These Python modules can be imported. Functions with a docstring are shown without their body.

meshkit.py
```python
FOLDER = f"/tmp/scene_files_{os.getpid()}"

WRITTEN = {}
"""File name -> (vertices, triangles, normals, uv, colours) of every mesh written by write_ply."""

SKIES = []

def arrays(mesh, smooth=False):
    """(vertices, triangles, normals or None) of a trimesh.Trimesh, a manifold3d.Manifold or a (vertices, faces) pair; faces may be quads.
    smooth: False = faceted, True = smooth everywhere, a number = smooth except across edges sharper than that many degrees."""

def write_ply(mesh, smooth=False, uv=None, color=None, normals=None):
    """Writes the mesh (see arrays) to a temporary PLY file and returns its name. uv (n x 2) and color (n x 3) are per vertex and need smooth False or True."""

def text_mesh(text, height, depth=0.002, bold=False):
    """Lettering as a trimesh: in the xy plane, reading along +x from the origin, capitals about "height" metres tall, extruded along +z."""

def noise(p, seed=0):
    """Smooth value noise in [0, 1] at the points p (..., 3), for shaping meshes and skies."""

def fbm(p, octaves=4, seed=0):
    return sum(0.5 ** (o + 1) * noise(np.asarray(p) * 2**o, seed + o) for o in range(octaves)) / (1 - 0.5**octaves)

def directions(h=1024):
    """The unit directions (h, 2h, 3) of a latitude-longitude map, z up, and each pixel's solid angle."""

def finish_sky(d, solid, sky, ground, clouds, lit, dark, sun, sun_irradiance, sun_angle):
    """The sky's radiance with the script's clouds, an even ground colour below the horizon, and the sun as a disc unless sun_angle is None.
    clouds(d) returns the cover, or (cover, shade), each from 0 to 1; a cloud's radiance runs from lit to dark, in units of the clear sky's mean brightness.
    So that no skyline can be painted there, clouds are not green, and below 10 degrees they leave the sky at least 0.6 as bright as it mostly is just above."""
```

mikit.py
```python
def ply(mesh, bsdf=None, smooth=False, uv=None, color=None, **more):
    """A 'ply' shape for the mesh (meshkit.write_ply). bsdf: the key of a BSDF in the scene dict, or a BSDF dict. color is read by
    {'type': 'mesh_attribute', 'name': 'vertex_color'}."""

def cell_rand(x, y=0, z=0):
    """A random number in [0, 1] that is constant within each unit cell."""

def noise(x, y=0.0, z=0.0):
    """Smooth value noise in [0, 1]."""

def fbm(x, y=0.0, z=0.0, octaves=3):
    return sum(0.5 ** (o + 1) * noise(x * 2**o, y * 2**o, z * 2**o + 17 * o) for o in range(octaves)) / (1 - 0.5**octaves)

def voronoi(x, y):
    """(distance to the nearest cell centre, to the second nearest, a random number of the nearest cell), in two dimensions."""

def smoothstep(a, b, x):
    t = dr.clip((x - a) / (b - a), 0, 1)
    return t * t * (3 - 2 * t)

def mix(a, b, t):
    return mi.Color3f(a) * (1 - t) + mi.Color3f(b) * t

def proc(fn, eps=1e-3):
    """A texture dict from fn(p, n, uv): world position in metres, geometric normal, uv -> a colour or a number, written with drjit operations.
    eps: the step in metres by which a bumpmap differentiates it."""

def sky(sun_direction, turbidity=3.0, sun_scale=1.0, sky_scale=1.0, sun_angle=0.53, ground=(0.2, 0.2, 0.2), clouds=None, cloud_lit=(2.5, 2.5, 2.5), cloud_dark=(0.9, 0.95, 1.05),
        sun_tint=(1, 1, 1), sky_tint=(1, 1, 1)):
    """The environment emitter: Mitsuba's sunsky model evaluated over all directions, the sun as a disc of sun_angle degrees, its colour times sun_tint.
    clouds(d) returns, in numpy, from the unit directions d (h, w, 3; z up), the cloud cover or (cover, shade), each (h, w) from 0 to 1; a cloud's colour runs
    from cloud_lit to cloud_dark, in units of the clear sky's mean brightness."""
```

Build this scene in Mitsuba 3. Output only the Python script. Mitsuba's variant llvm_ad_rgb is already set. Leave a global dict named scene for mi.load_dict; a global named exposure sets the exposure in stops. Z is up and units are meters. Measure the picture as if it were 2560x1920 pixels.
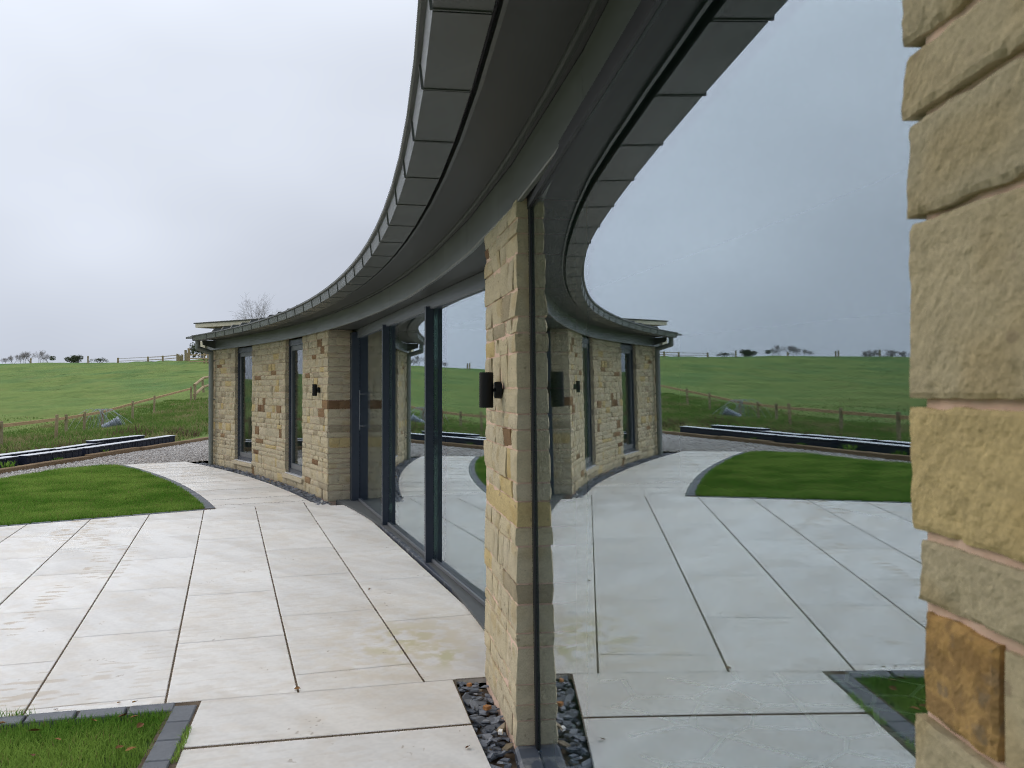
import math, random
import numpy as np, trimesh
import drjit as dr
import mitsuba as mi
import mikit, meshkit
from mikit import proc, noise, fbm, voronoi, cell_rand, smoothstep, mix
from shapely.geometry import Polygon, box as sbox, LineString, Point
from shapely.ops import unary_union
from scipy.interpolate import RBFInterpolator

T = mi.ScalarTransform4f
scene, labels = {}, {}

# ------------------------------------------------------------------ camera, sky, exposure
EYE = 1.45
scene['camera'] = {
    'type': 'thinlens', 'fov': 60.6, 'fov_axis': 'x', 'near_clip': 0.05, 'far_clip': 3000.0,
    'aperture_radius': 0.0012, 'focus_distance': 5.5,
    'to_world': T().look_at(origin=[0, 0, EYE], target=[0, 10, EYE + 0.0685], up=[0, 0, 1])}
exposure = 2.35

def cloud_field(d):
    el = np.clip(d[..., 2], 0, 1)
    s1 = meshkit.fbm(d * np.array([3.0, 3.0, 5.0]) + 11.3, 5)
    s2 = meshkit.fbm(d * np.array([1.4, 1.4, 2.6]) + 4.1, 4)
    glow_dir = np.array([-0.66, 0.68, 0.44]); glow_dir = glow_dir / np.linalg.norm(glow_dir)
    glow = np.exp(-((1 - d @ glow_dir) / 0.10))
    bright = 0.415 + 0.08 * el + 0.50 * np.clip((el - .34) / .55, 0, 1) + (s1 - 0.5) * 0.16 + (s2 - 0.5) * 0.46 + 0.25 * glow
    return np.ones_like(el), np.clip(1.0 - bright, 0, 1)

scene['sky'] = mikit.sky((-0.80, 0.28, 0.53), turbidity=4, sun_scale=0.12, sun_tint=(0.99, 1.0, 1.04), sun_angle=34, sky_scale=1.0,
                         clouds=cloud_field, cloud_lit=(2.68, 2.84, 3.12), cloud_dark=(0.12, 0.17, 0.30),
                         ground=(0.15, 0.17, 0.10))

# ------------------------------------------------------------------ helpers
rng = np.random.default_rng(7)
used = {}
def num(key):
    n = used.get(key, 0); used[key] = n + 1
    return key if n == 0 else '%s_%03d' % (key, n)

def put(key, mesh, mat, smooth=False, uv=None, label=None, cat=None, group=None, kind=None):
    key = num(key)
    if uv is not None and smooth not in (False, True):
        mesh = trimesh.graph.smooth_shade(mesh, angle=np.radians(smooth), facet_minarea=None)
        uv, smooth = np.tile(uv[:1], (len(mesh.vertices), 1)), True
    scene[key] = mikit.ply(mesh, mat, smooth=smooth, uv=uv)
    tag(key, label, cat, group, kind)
    return key

def tag(key, label=None, cat=None, group=None, kind=None):
    d = {}
    if label: d['label'] = label
    if cat: d['category'] = cat
    if group: d['group'] = group
    if kind: d['kind'] = kind
    if d: labels.setdefault(key, {}).update(d)

def thing(key, label, cat, group=None):
    key = num(key); tag(key, label, cat, group); return key

def boxm(x0, x1, y0, y1, z0, z1, bev=0.0):
    """axis box with optional chamfer on all edges"""
    m = trimesh.creation.box(extents=[x1 - x0, y1 - y0, z1 - z0])
    if bev > 0:
        import manifold3d as mf
        pts = []
        for sx in (0, 1):
            for sy in (0, 1):
                for sz in (0, 1):
                    for k in range(3):
                        p = [(x0, x1)[sx], (y0, y1)[sy], (z0, z1)[sz]]
                        for j in range(3):
                            if j != k: p[j] += bev * (1 if (sx, sy, sz)[j] == 0 else -1)
                        pts.append(p)
        return trimesh.convex.convex_hull(np.array(pts))
    m.apply_translation([(x0 + x1) / 2, (y0 + y1) / 2, (z0 + z1) / 2])
    return m

def cat(meshes):
    return trimesh.util.concatenate([m if isinstance(m, trimesh.Trimesh) else trimesh.Trimesh(np.array(m[0]), np.array(m[1]), process=False) for m in meshes])

def frame_map(m, origin, ex, ey, ez=(0, 0, 1)):
    v = np.array(m.vertices)
    w = np.array(origin) + v[:, :1] * np.array(ex) + v[:, 1:2] * np.array(ey) + v[:, 2:3] * np.array(ez)
    f = np.array(m.faces)
    if np.dot(np.cross(ex, ey), ez) < 0: f = f[:, ::-1]
    return trimesh.Trimesh(w, f, process=False)

def tube(p0, p1, r0, r1=None, n=8):
    p0, p1 = np.array(p0, float), np.array(p1, float); r1 = r0 if r1 is None else r1
    d = p1 - p0; L = np.linalg.norm(d); d /= L
    a = np.cross(d, [0.3, 0.2, 0.93] if abs(d[2]) < 0.9 else [1, 0, 0]); a /= np.linalg.norm(a); b = np.cross(d, a)
    t = np.arange(n) * 2 * np.pi / n
    c = np.cos(t)[:, None] * a + np.sin(t)[:, None] * b
    v = np.vstack([p0 + c * r0, p1 + c * r1, p0, p1]); i = np.arange(n); j = (i + 1) % n
    f = np.vstack([np.c_[i, j, j + n], np.c_[i, j + n, i + n], np.c_[j, i, np.full(n, 2 * n)], np.c_[i + n, j + n, np.full(n, 2 * n + 1)]])
    return trimesh.Trimesh(v, f, process=False)

def polytube(pts, r, n=10):
    return cat([tube(pts[k], pts[k + 1], r, n=n) for k in range(len(pts) - 1)] + [trimesh.creation.icosphere(2, r).apply_translation(p) for p in pts[1:-1]])

def prism(poly, z0, z1):
    m = trimesh.creation.extrude_polygon(poly, z1 - z0, engine='earcut' if False else None) if False else None
    return m

def slab_from_poly(xy, z0, z1, bev=0.003):
    """convex polygon slab with a chamfered top edge"""
    xy = np.array(xy)[:-1] if np.allclose(xy[0], xy[-1]) else np.array(xy)
    if Polygon(xy).exterior.is_ccw is False: xy = xy[::-1]
    inn = Polygon(xy).buffer(-bev, join_style=2)
    if inn.is_empty or len(inn.exterior.coords) - 1 != len(xy):
        top = xy
    else:
        top = np.array(inn.exterior.coords)[:-1]
        if not inn.exterior.is_ccw: top = top[::-1]
        k = np.argmin(np.linalg.norm(top - xy[0], axis=1)); top = np.roll(top, -k, axis=0)
    n = len(xy); i = np.arange(n); j = (i + 1) % n
    v = np.vstack([np.c_[xy, np.full(n, z0)], np.c_[xy, np.full(n, z1 - bev)], np.c_[top, np.full(n, z1)]])
    f = [np.c_[i, j, j + n], np.c_[i, j + n, i + n], np.c_[i + n, j + n, j + 2 * n], np.c_[i + n, j + 2 * n, i + 2 * n]]
    cap = np.array([[2 * n, 2 * n + k, 2 * n + k + 1] for k in range(1, n - 1)])
    return trimesh.Trimesh(v, np.vstack(f + [cap]), process=False)

def flat_poly(poly, z):
    import manifold3d as mf
    polys = [poly] if poly.geom_type == 'Polygon' else list(poly.geoms)
    vs, fs, o = [], [], 0
    for p in polys:
        v, f = trimesh.creation.triangulate_polygon(p, engine='earcut') if False else tri_poly(p)
        vs.append(np.c_[v, np.full(len(v), z)]); fs.append(f + o); o += len(v)
    return trimesh.Trimesh(np.vstack(vs), np.vstack(fs), process=False)

def tri_poly(p):
    import manifold3d as mf
    rings = [np.array(p.exterior.coords)[:-1]] + [np.array(h.coords)[:-1] for h in p.interiors]
    if not p.exterior.is_ccw: rings[0] = rings[0][::-1]
    for k in range(1, len(rings)):
        if p.interiors[k - 1].is_ccw: rings[k] = rings[k][::-1]
    return np.vstack(rings), np.array(mf.triangulate(rings))

def uvc(m, a, b):
    return np.tile([[a, b]], (len(m.vertices), 1))

# the plan: the garden front of the house lies on a circle
CX, CY, R = -30.854, -1.897, 31.356
def pol(off, th, z=0.0):
    t = math.radians(th); return np.array([CX + (R + off) * math.cos(t), CY + (R + off) * math.sin(t), z])
def polv(off, th, z):
    t = np.radians(th); return np.stack([CX + (R + off) * np.cos(t), CY + (R + off) * np.sin(t), z + 0 * t], -1)
DEG = math.degrees(1 / R)

def sweep(section, ths, closed_ends=True):
    """profile [(offset, z)...] (closed) swept along the angles ths as straight runs"""
    S = np.array(section); n = len(S); k = len(ths)
    v = np.vstack([polv(S[:, 0], t, S[:, 1]) for t in ths])
    fs = []
    for a in range(k - 1):
        i = np.arange(n); j = (i + 1) % n
        fs += [np.c_[a * n + i, a * n + j, (a + 1) * n + j], np.c_[a * n + i, (a + 1) * n + j, (a + 1) * n + i]]
    if closed_ends:
        tv, tf = tri_poly(Polygon(S)) if True else None
        # match triangulation to the ring order
        idx = [int(np.argmin(np.linalg.norm(S - p, axis=1))) for p in tv]
        tf = np.array(idx)[tf]
        fs += [tf, tf[:, ::-1] + (k - 1) * n]
    m = trimesh.Trimesh(v, np.vstack(fs), process=False)
    m2 = trimesh.Trimesh(m.vertices, m.faces, process=False)
    if m2.volume < 0: m2.invert()
    return m2

# ------------------------------------------------------------------ materials
def rgbt(c): return {'type': 'rgb', 'value': list(c)}
def principled(name, color, rough=0.6, metallic=0.0, spec=0.5, bump=None, bscale=1.0, two=True, **kw):
    b = {'type': 'principled', 'base_color': color if isinstance(color, dict) else rgbt(color), 'roughness': rough, 'metallic': metallic, 'specular': spec, **kw}
    if bump is not None: b = {'type': 'bumpmap', 'arbitrary': bump, 'scale': bscale, 'bsdf': b}
    scene[name] = {'type': 'twosided', 'bsdf': b} if two else b

def stone_col(p, n, uv):
    kind = dr.floor(uv.y)
    t = uv.x
    c = mix((0.53, 0.472, 0.335), (0.475, 0.432, 0.328), t)
    c = dr.select(kind == 1, mix((0.17, 0.10, 0.055), (0.30, 0.20, 0.115), t), c)
    c = dr.select(kind == 2, mix((0.54, 0.445, 0.245), (0.50, 0.405, 0.215), t), c)
    c = dr.select(kind == 3, mix((0.55, 0.49, 0.375), (0.50, 0.455, 0.35), t), c)
    c = dr.select(kind == 4, mix((0.34, 0.295, 0.21), (0.37, 0.33, 0.25), t), c)
    c = dr.select(kind == 5, mix(mix((0.38, 0.25, 0.105), (0.26, 0.17, 0.075), smoothstep(0.4, 0.6, fbm(p.x * 60, p.y * 60, p.z * 60, 3))), mi.Color3f(0.20, 0.155, 0.10), smoothstep(0.58, 0.72, fbm(p.x * 95 + 3, p.y * 95, p.z * 70, 3)) * 0.75), c)
    c = dr.select(kind == 6, mix((0.40, 0.355, 0.245), (0.355, 0.325, 0.235), t), c)
    c = dr.select(kind == 7, mix((0.47, 0.385, 0.205), (0.42, 0.345, 0.185), smoothstep(0.4, 0.6, fbm(p.x * 18, p.y * 18, p.z * 50, 3))), c)
    g = fbm(p.x * 150, p.y * 150, p.z * 150, 2)
    s = fbm(p.x * 22 + t * 9, p.y * 22, p.z * 30, 3)
    bl = fbm(p.x * 8 + t * 20, p.y * 8, p.z * 11, 2)
    g2 = noise(p.x * 480, p.y * 480, p.z * 480)
    c = c * (0.60 + 0.24 * g + 0.22 * s + 0.24 * g2) * mi.Color3f(0.90, 0.875, 0.82)
    c = mix(c, c * mi.Color3f(0.84, 0.75, 0.58), smoothstep(0.56, 0.74, bl) * 0.5)
    c = mix(c, mi.Color3f(0.17, 0.13, 0.09), smoothstep(0.74, 0.82, fbm(p.x * 37, p.y * 37, p.z * 37 + 5, 2)) * 0.5)
    return c
def stone_bump(p, n, uv):
    return fbm(p.x * 110, p.y * 110, p.z * 110, 3) * 0.0035 + fbm(p.x * 420, p.y * 420, p.z * 420, 2) * 0.0014
principled('m_stone', proc(stone_col), 0.85, spec=0.25, bump=proc(stone_bump, eps=8e-4))

def mortar_col(p, n, uv):
    return mix((0.50, 0.35, 0.27), (0.60, 0.46, 0.37), fbm(p.x * 120, p.y * 120, p.z * 120, 2))
principled('m_mortar', proc(mortar_col), 0.9, spec=0.2)

sA = math.radians(17.96)
def slab_col(p, n, uv):
    a = -math.sin(sA) * p.x + math.cos(sA) * p.y
    b = math.cos(sA) * p.x + math.sin(sA) * p.y
    ang = uv.y
    vein = fbm(b * 5 + a * 2.6 + uv.x * 40, a * 1.1 - b * 0.6 + uv.x * 17, 0.0, 4)
    cl = fbm(p.x * 1.7 + uv.x * 30, p.y * 1.7, 2.0, 3)
    fine = fbm(p.x * 60, p.y * 60, 1.0, 2)
    c = mix((0.612, 0.590, 0.553), (0.705, 0.688, 0.655), smoothstep(0.25, 0.75, vein))
    c = mix(c, mi.Color3f(0.66, 0.61, 0.53), smoothstep(0.45, 0.75, cl) * 0.25)
    c = c * (0.94 + 0.10 * fine)
    c = c * (0.92 + 0.10 * uv.x)
    # mud trodden in from the lawn, and wheel marks, towards the garden side
    away = smoothstep(-1.0, -4.0, b)
    mud = fbm(p.x * 9, p.y * 9, 4.0, 4)
    c = mix(c, mi.Color3f(0.50, 0.40, 0.27), smoothstep(0.48, 0.70, mud) * (0.14 + 0.46 * away))
    dash = noise(b * 10, a * 34, 3.0) * smoothstep(0.45, 0.62, fbm(b * 2.1, a * 0.5, 7.0, 2))
    c = mix(c, mi.Color3f(0.40, 0.31, 0.20), smoothstep(0.55, 0.78, dash) * (0.10 + 0.55 * smoothstep(0.2, -1.6, b)))
    # algae near the glass doors
    m1 = dr.exp(-(dr.square((p.x + 0.62) / 0.20) + dr.square((p.y - 5.05) / 0.30)))
    m2 = dr.exp(-(dr.square((p.x + 0.36) / 0.08) + dr.square((p.y - 4.78) / 0.16)))
    m3 = dr.exp(-(dr.square((p.x + 0.55) / 0.55) + dr.square((p.y - 5.1) / 0.75)))
    al = fbm(p.x * 14, p.y * 14, 9.0, 4)
    c = mix(c, mi.Color3f(0.37, 0.40, 0.13), dr.clip((m1 + m2) * smoothstep(0.42, 0.72, al) * 0.75, 0, 0.65))
    c = mix(c, mi.Color3f(0.56, 0.47, 0.33), dr.clip(m3 * 0.55 * smoothstep(0.3, 0.6, al), 0, 1))
    sp = noise(p.x * 45, p.y * 45, 12.0) * noise(p.x * 7, p.y * 7, 3.0)
    c = mix(c, mi.Color3f(0.30, 0.24, 0.17), smoothstep(0.78, 0.86, sp) * 0.5)
    return c
def slab_bump(p, n, uv):
    return fbm(p.x * 26, p.y * 26, 0.0, 4) * 0.0012
def slab_rough(p, n, uv):
    return 0.42 + 0.25 * fbm(p.x * 3, p.y * 3, 5.0, 3)
principled('m_slab', proc(slab_col), proc(slab_rough), spec=0.35, bump=proc(slab_bump, eps=2e-3))
def bed_col(p, n, uv):
    return mix((0.045, 0.034, 0.026), (0.16, 0.125, 0.09), fbm(p.x * 30, p.y * 30, 0.0, 3))
principled('m_bed', proc(bed_col), 0.95, spec=0.1)
def kerb_col(p, n, uv):
    g = fbm(p.x * 90, p.y * 90, p.z * 90, 2); s = fbm(p.x * 9, p.y * 9, 1.0, 3)
    return mix((0.085, 0.092, 0.105), (0.15, 0.16, 0.175), uv.x * 0.6 + 0.5 * s - 0.1) * (0.85 + 0.3 * g)
principled('m_kerb', proc(kerb_col), 0.62, spec=0.4)
def slate_col(p, n, uv):
    c = mix((0.085, 0.098, 0.122), (0.205, 0.222, 0.255), uv.x)
    c = dr.select(uv.y > 0.5, mix((0.21, 0.155, 0.085), (0.14, 0.12, 0.09), uv.x), c)
    c = dr.select(uv.y > 1.5, mix((0.35, 0.15, 0.05), (0.40, 0.20, 0.08), uv.x), c)
    c = dr.select(uv.y > 2.5, mi.Color3f(0.75, 0.74, 0.70), c)
    return c * (0.75 + 0.5 * fbm(p.x * 70, p.y * 70, p.z * 160, 3))
principled('m_slate', proc(slate_col), 0.45, spec=0.5)
def zinc_col(p, n, uv):
    s = fbm(p.x * 3, p.y * 3, p.z * 8, 3)
    st = noise(p.x * 26 + p.y * 26, 0.0, 0.0) * smoothstep(0.4, 0.8, noise(p.x * 5 + p.y * 5, p.z * 2, 2.0))
    return mix((0.042, 0.049, 0.045), (0.060, 0.067, 0.061), s) * (0.95 + 0.12 * st)
def zinc_rough(p, n, uv): return 0.33 + 0.14 * fbm(p.x * 6, p.y * 6, p.z * 6, 2)
principled('m_zinc', proc(zinc_col), proc(zinc_rough), spec=0.7)
def fascia_col(p, n, uv):
    st = noise(p.x * 30 + p.y * 30, 0.0, 0.0) * smoothstep(0.4, 0.8, noise(p.x * 4 + p.y * 4, p.z * 1.5, 2.0))
    return mix((0.085, 0.096, 0.088), (0.108, 0.118, 0.108), fbm(p.x * 2, p.y * 2, p.z * 9, 3)) * (0.94 + 0.16 * st)
principled('m_fascia', proc(fascia_col), 0.36, spec=0.9)
principled('m_shaded_soffit', (0.034, 0.037, 0.034), 0.5, spec=0.4)  # eave metal made darker: the shade underneath is put into the base colour
principled('m_navy', (0.018, 0.026, 0.042), 0.38, spec=0.5)
def sill_col(p, n, uv):
    w = fbm(p.x * 16, p.y * 16, p.z * 16, 4)
    return mix((0.045, 0.055, 0.075), (0.16, 0.165, 0.17), smoothstep(0.5, 0.8, w))
principled('m_sill', proc(sill_col), 0.42, spec=0.5)
principled('m_greyframe', (0.10, 0.108, 0.118), 0.42, spec=0.5)
principled('m_gasket', (0.008, 0.009, 0.011), 0.5)
principled('m_black', (0.006, 0.0065, 0.008), 0.55, spec=0.22)
principled('m_cream', (0.52, 0.49, 0.38), 0.6)
principled('m_alu', (0.62, 0.63, 0.65), 0.35, metallic=0.5)
def pipe_col(p, n, uv): return mix((0.16, 0.18, 0.165), (0.21, 0.225, 0.205), fbm(p.x * 20, p.y * 20, p.z * 5, 3))
principled('m_pipe', proc(pipe_col), 0.45)
principled('m_wall', (0.16, 0.16, 0.155), 0.9)
principled('m_floor', (0.075, 0.08, 0.082), 0.6)
def rug_col(p, n, uv):
    a, b, _ = voronoi(p.x * 3.6 + 0.25 * noise(p.x * 3, p.y * 3), p.y * 3.6)
    return mix((0.62, 0.62, 0.60), (0.075, 0.080, 0.085), smoothstep(0.05, 0.085, b - a))
principled('m_rug', proc(rug_col), 0.95)
def wood_col(p, n, uv):
    g = fbm(p.x * 30, p.y * 4, p.z * 30, 3); k = fbm(p.x * 2, p.y * 2, p.z * 2 + uv.x * 20, 3)
    return mix((0.25, 0.20, 0.13), (0.36, 0.30, 0.205), g) * (0.7 + 0.6 * k) * mix((0.9, 0.95, 0.85), (1.1, 1.0, 0.9), uv.x)
principled('m_wood', proc(wood_col), 0.85, spec=0.2)
def rail_col(p, n, uv):
    return mix((0.36, 0.24, 0.125), (0.46, 0.32, 0.18), fbm(p.x * 5, p.y * 5, p.z * 25, 3))
principled('m_rail', proc(rail_col), 0.85, spec=0.2)
def sleeper_col(p, n, uv):
    return mix((0.10, 0.066, 0.038), (0.235, 0.165, 0.10), fbm(p.x * 14, p.y * 3, p.z * 30, 4)) * (0.8 + 0.4 * uv.x)
principled('m_sleeper', proc(sleeper_col), 0.9, spec=0.2)
principled('m_channel', (0.012, 0.016, 0.034), 0.6, spec=0.3)
def steel_col(p, n, uv):
    return mix((0.62, 0.63, 0.65), (0.85, 0.86, 0.88), fbm(p.x * 4, p.y * 4, 0.0, 3))
principled('m_steel', proc(steel_col), 0.30, metallic=0.55)
principled('m_wire', (0.38, 0.42, 0.47), 0.45, metallic=0.4)

def field_col(p, n, uv):
    big = fbm(p.x * 0.05, p.y * 0.05, 3.0, 3); mid = fbm(p.x * 0.30 + 7, p.y * 0.16, 1.0, 4)
    sm = fbm(p.x * 1.7, p.y * 0.9, 5.0, 4); fi = fbm(p.x * 7, p.y * 5, 2.0, 2)
    c = mix((0.095, 0.178, 0.050), (0.135, 0.205, 0.050), smoothstep(0.35, 0.65, mid * 0.6 + big * 0.4))
    c = mix(c, mi.Color3f(0.185, 0.215, 0.065), smoothstep(0.50, 0.75, sm) * 0.30)
    c = mix(c, mi.Color3f(0.068, 0.135, 0.032), smoothstep(0.54, 0.72, fbm(p.x * 0.9 + 31, p.y * 0.42, 8.0, 4)) * 0.40)
    near = smoothstep(44.0, 24.0, p.y + 0.7 * p.x + 16)
    c = mix(c, mi.Color3f(0.175, 0.200, 0.055), near * 0.40 * smoothstep(0.35, 0.6, mid))
    return c * (0.76 + 0.17 * fi) * mi.Color3f(1.02, 0.94, 1.12)
def field_bump(p, n, uv):
    return fbm(p.x * 1.3, p.y * 0.8, 0.0, 3) * 0.06
principled('m_field', proc(field_col), 0.95, spec=0.1, bump=proc(field_bump, eps=2e-2))
def soil_col(p, n, uv):
    return mix((0.035, 0.06, 0.015), (0.06, 0.10, 0.022), fbm(p.x * 12, p.y * 12, 0.0, 3))
principled('m_soil', proc(soil_col), 0.95, spec=0.1)

def leafmat(name, fn, trans=0.7, rough=0.6):
    scene[name] = {'type': 'principledthin', 'base_color': proc(fn), 'roughness': rough, 'diff_trans': trans, 'spec_trans': 0.0, 'eta': 1.35}
def lawn_col(p, n, uv):
    big = fbm(p.x * 0.9, p.y * 0.9, 3.0, 3)
    c = mix((0.115, 0.255, 0.034), (0.290, 0.430, 0.092), uv.x * 0.85 + 0.3 * (big - 0.5))
    return dr.select(uv.y > 0.5, mi.Color3f(0.30, 0.27, 0.11), c)
leafmat('m_lawn', lawn_col)
def tuft_col(p, n, uv):
    c = mix((0.105, 0.195, 0.045), (0.190, 0.270, 0.075), uv.x)
    c = dr.select(uv.y > 0.5, mix((0.26, 0.25, 0.11), (0.33, 0.31, 0.16), uv.x), c)
    c = dr.select(uv.y > 1.5, mix((0.12, 0.088, 0.055), (0.19, 0.145, 0.095), uv.x), c)
    return c
leafmat('m_tuft', tuft_col)
def hazed_ever_col(p, n, uv): return mix((0.070, 0.090, 0.055), (0.145, 0.165, 0.105), uv.x)  # foliage lightened and greyed, distance haze painted into the colour
leafmat('m_hazed_ever', hazed_ever_col, 0.4)
def hazed_bark_col(p, n, uv): return mix((0.13, 0.11, 0.105), (0.26, 0.235, 0.23), uv.x)  # bark of the skyline trees, lightened to stand in for haze
principled('m_hazed_bark', proc(hazed_bark_col), 0.9, spec=0.2)
def deadleaf_col(p, n, uv): return mix((0.10, 0.045, 0.02), (0.30, 0.16, 0.06), uv.x)
principled('m_deadleaf', proc(deadleaf_col), 0.8, spec=0.2)
def gravel_col(p, n, uv):
    a, b, r = voronoi(p.x * 26, p.y * 26)
    c = mix((0.27, 0.245, 0.225), (0.52, 0.49, 0.455), r)
    return mix(c, mi.Color3f(0.36, 0.29, 0.24), smoothstep(0.52, 0.70, fbm(p.x * 0.8, p.y * 0.8, 4.0, 3)) * 0.6) * (0.62 + 0.5 * smoothstep(0.0, 0.35, b - a))
principled('m_gravel', proc(gravel_col), 0.9, spec=0.2)
def pebble_col(p, n, uv): return mix((0.24, 0.215, 0.20), (0.62, 0.60, 0.57), uv.x)
principled('m_pebble', proc(pebble_col), 0.85, spec=0.25)

# coated solar-control double glazing: each pane a sheet of glass, the outer one with a reflecting coat
def glass(name, weight, tint, trans, ior=1.52):
    scene[name] = {'type': 'blendbsdf', 'weight': weight,
                   'bsdf_0': {'type': 'thindielectric', 'int_ior': ior, 'specular_reflectance': rgbt((0.90, 0.95, 1.0)), 'specular_transmittance': rgbt(trans)},
                   'bsdf_1': {'type': 'conductor', 'material': 'none', 'specular_reflectance': rgbt(tint)}}
glass('m_glass', 0.29, (0.80, 0.91, 1.0), (0.60, 0.84, 0.74), 1.9)
scene['m_inner_glass'] = {'type': 'thindielectric', 'int_ior': 1.52, 'specular_transmittance': rgbt((0.88, 0.95, 0.92))}

# ------------------------------------------------------------------ ground and hill
cp = []
for x, y in [(-9.3, 6), (-9.3, 12), (-9.3, 18), (-9.3, 24), (-6, 20), (-2, 24), (0, 10), (-5, 8), (8, 10), (8, 30), (25, 10), (0, 0), (-9, 0), (-9, -20), (20, -20), (-40, -30), (30, -40), (-2, 35)]:
    cp.append((x, y, -0.14))
for x, y, z in [(-9.95, 8, -0.08), (-9.95, 12, -.06), (-9.95, 16, -.04), (-9.95, 20, 0.0), (-9.95, 24, 0.03), (-9.6, 27.2, 0.02),
                (-10.9, 20, -0.05), (-11.2, 24, 0.04), (-11.4, 27, 0.28), (-10.5, 30, 0.40),
                (-12.3, 19, -.10), (-11.9, 15, -.10), (-11.6, 11, -.10), (-13.0, 22.3, -.08), (-14.5, 28.5, -.14), (-15.05, 32.2, -.04), (-15.15, 35, .25), (-16.3, 44.5, .88), (-18.2, 53, 1.42),
                (-13.5, 36, 0.46), (-14, 42, 0.86), (-9, 38, 0.9),
                (-20, 30, 0.02), (-27, 45, .85), (-24, 40, 0.55), (-35, 60, 1.70), (-45, 78, 2.9), (-22.7, 60, 2.05), (-29, 80, 3.4), (-40, 45, 0.8), (-30, 25, -0.1), (-70, 40, 0.4), (-60, 70, 2.1),
                (-8, 60, 2.4), (10, 60, 2.2), (30, 60, 2.0), (-10, 80, 3.9), (20, 80, 3.7), (-60, 0, -0.6), (-100, 20, -.6), (-100, 60, 1.2)]:
    cp.append((x, y, z))
for u, v in [(-900, 935), (-600, 927), (-400, 922), (-200, 917), (-100, 915), (0, 913.5), (60, 912), (130, 907.5), (200, 908), (300, 908), (400, 905), (450, 902.5), (525, 899), (640, 894), (900, 892), (1300, 892), (2000, 900)]:
    y = 95.0; x = (u - 1280) / 2190 * y; zr = EYE + (975 - v) / 2190 * y
    cp.append((x, y, zr)); cp.append((x * 1.12, 108, zr + 0.15)); cp.append((x * 1.3, 135, zr - 3.5))
cp = np.array(cp)
rbf = RBFInterpolator(cp[:, :2], cp[:, 2], kernel='linear', smoothing=0.02)
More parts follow.
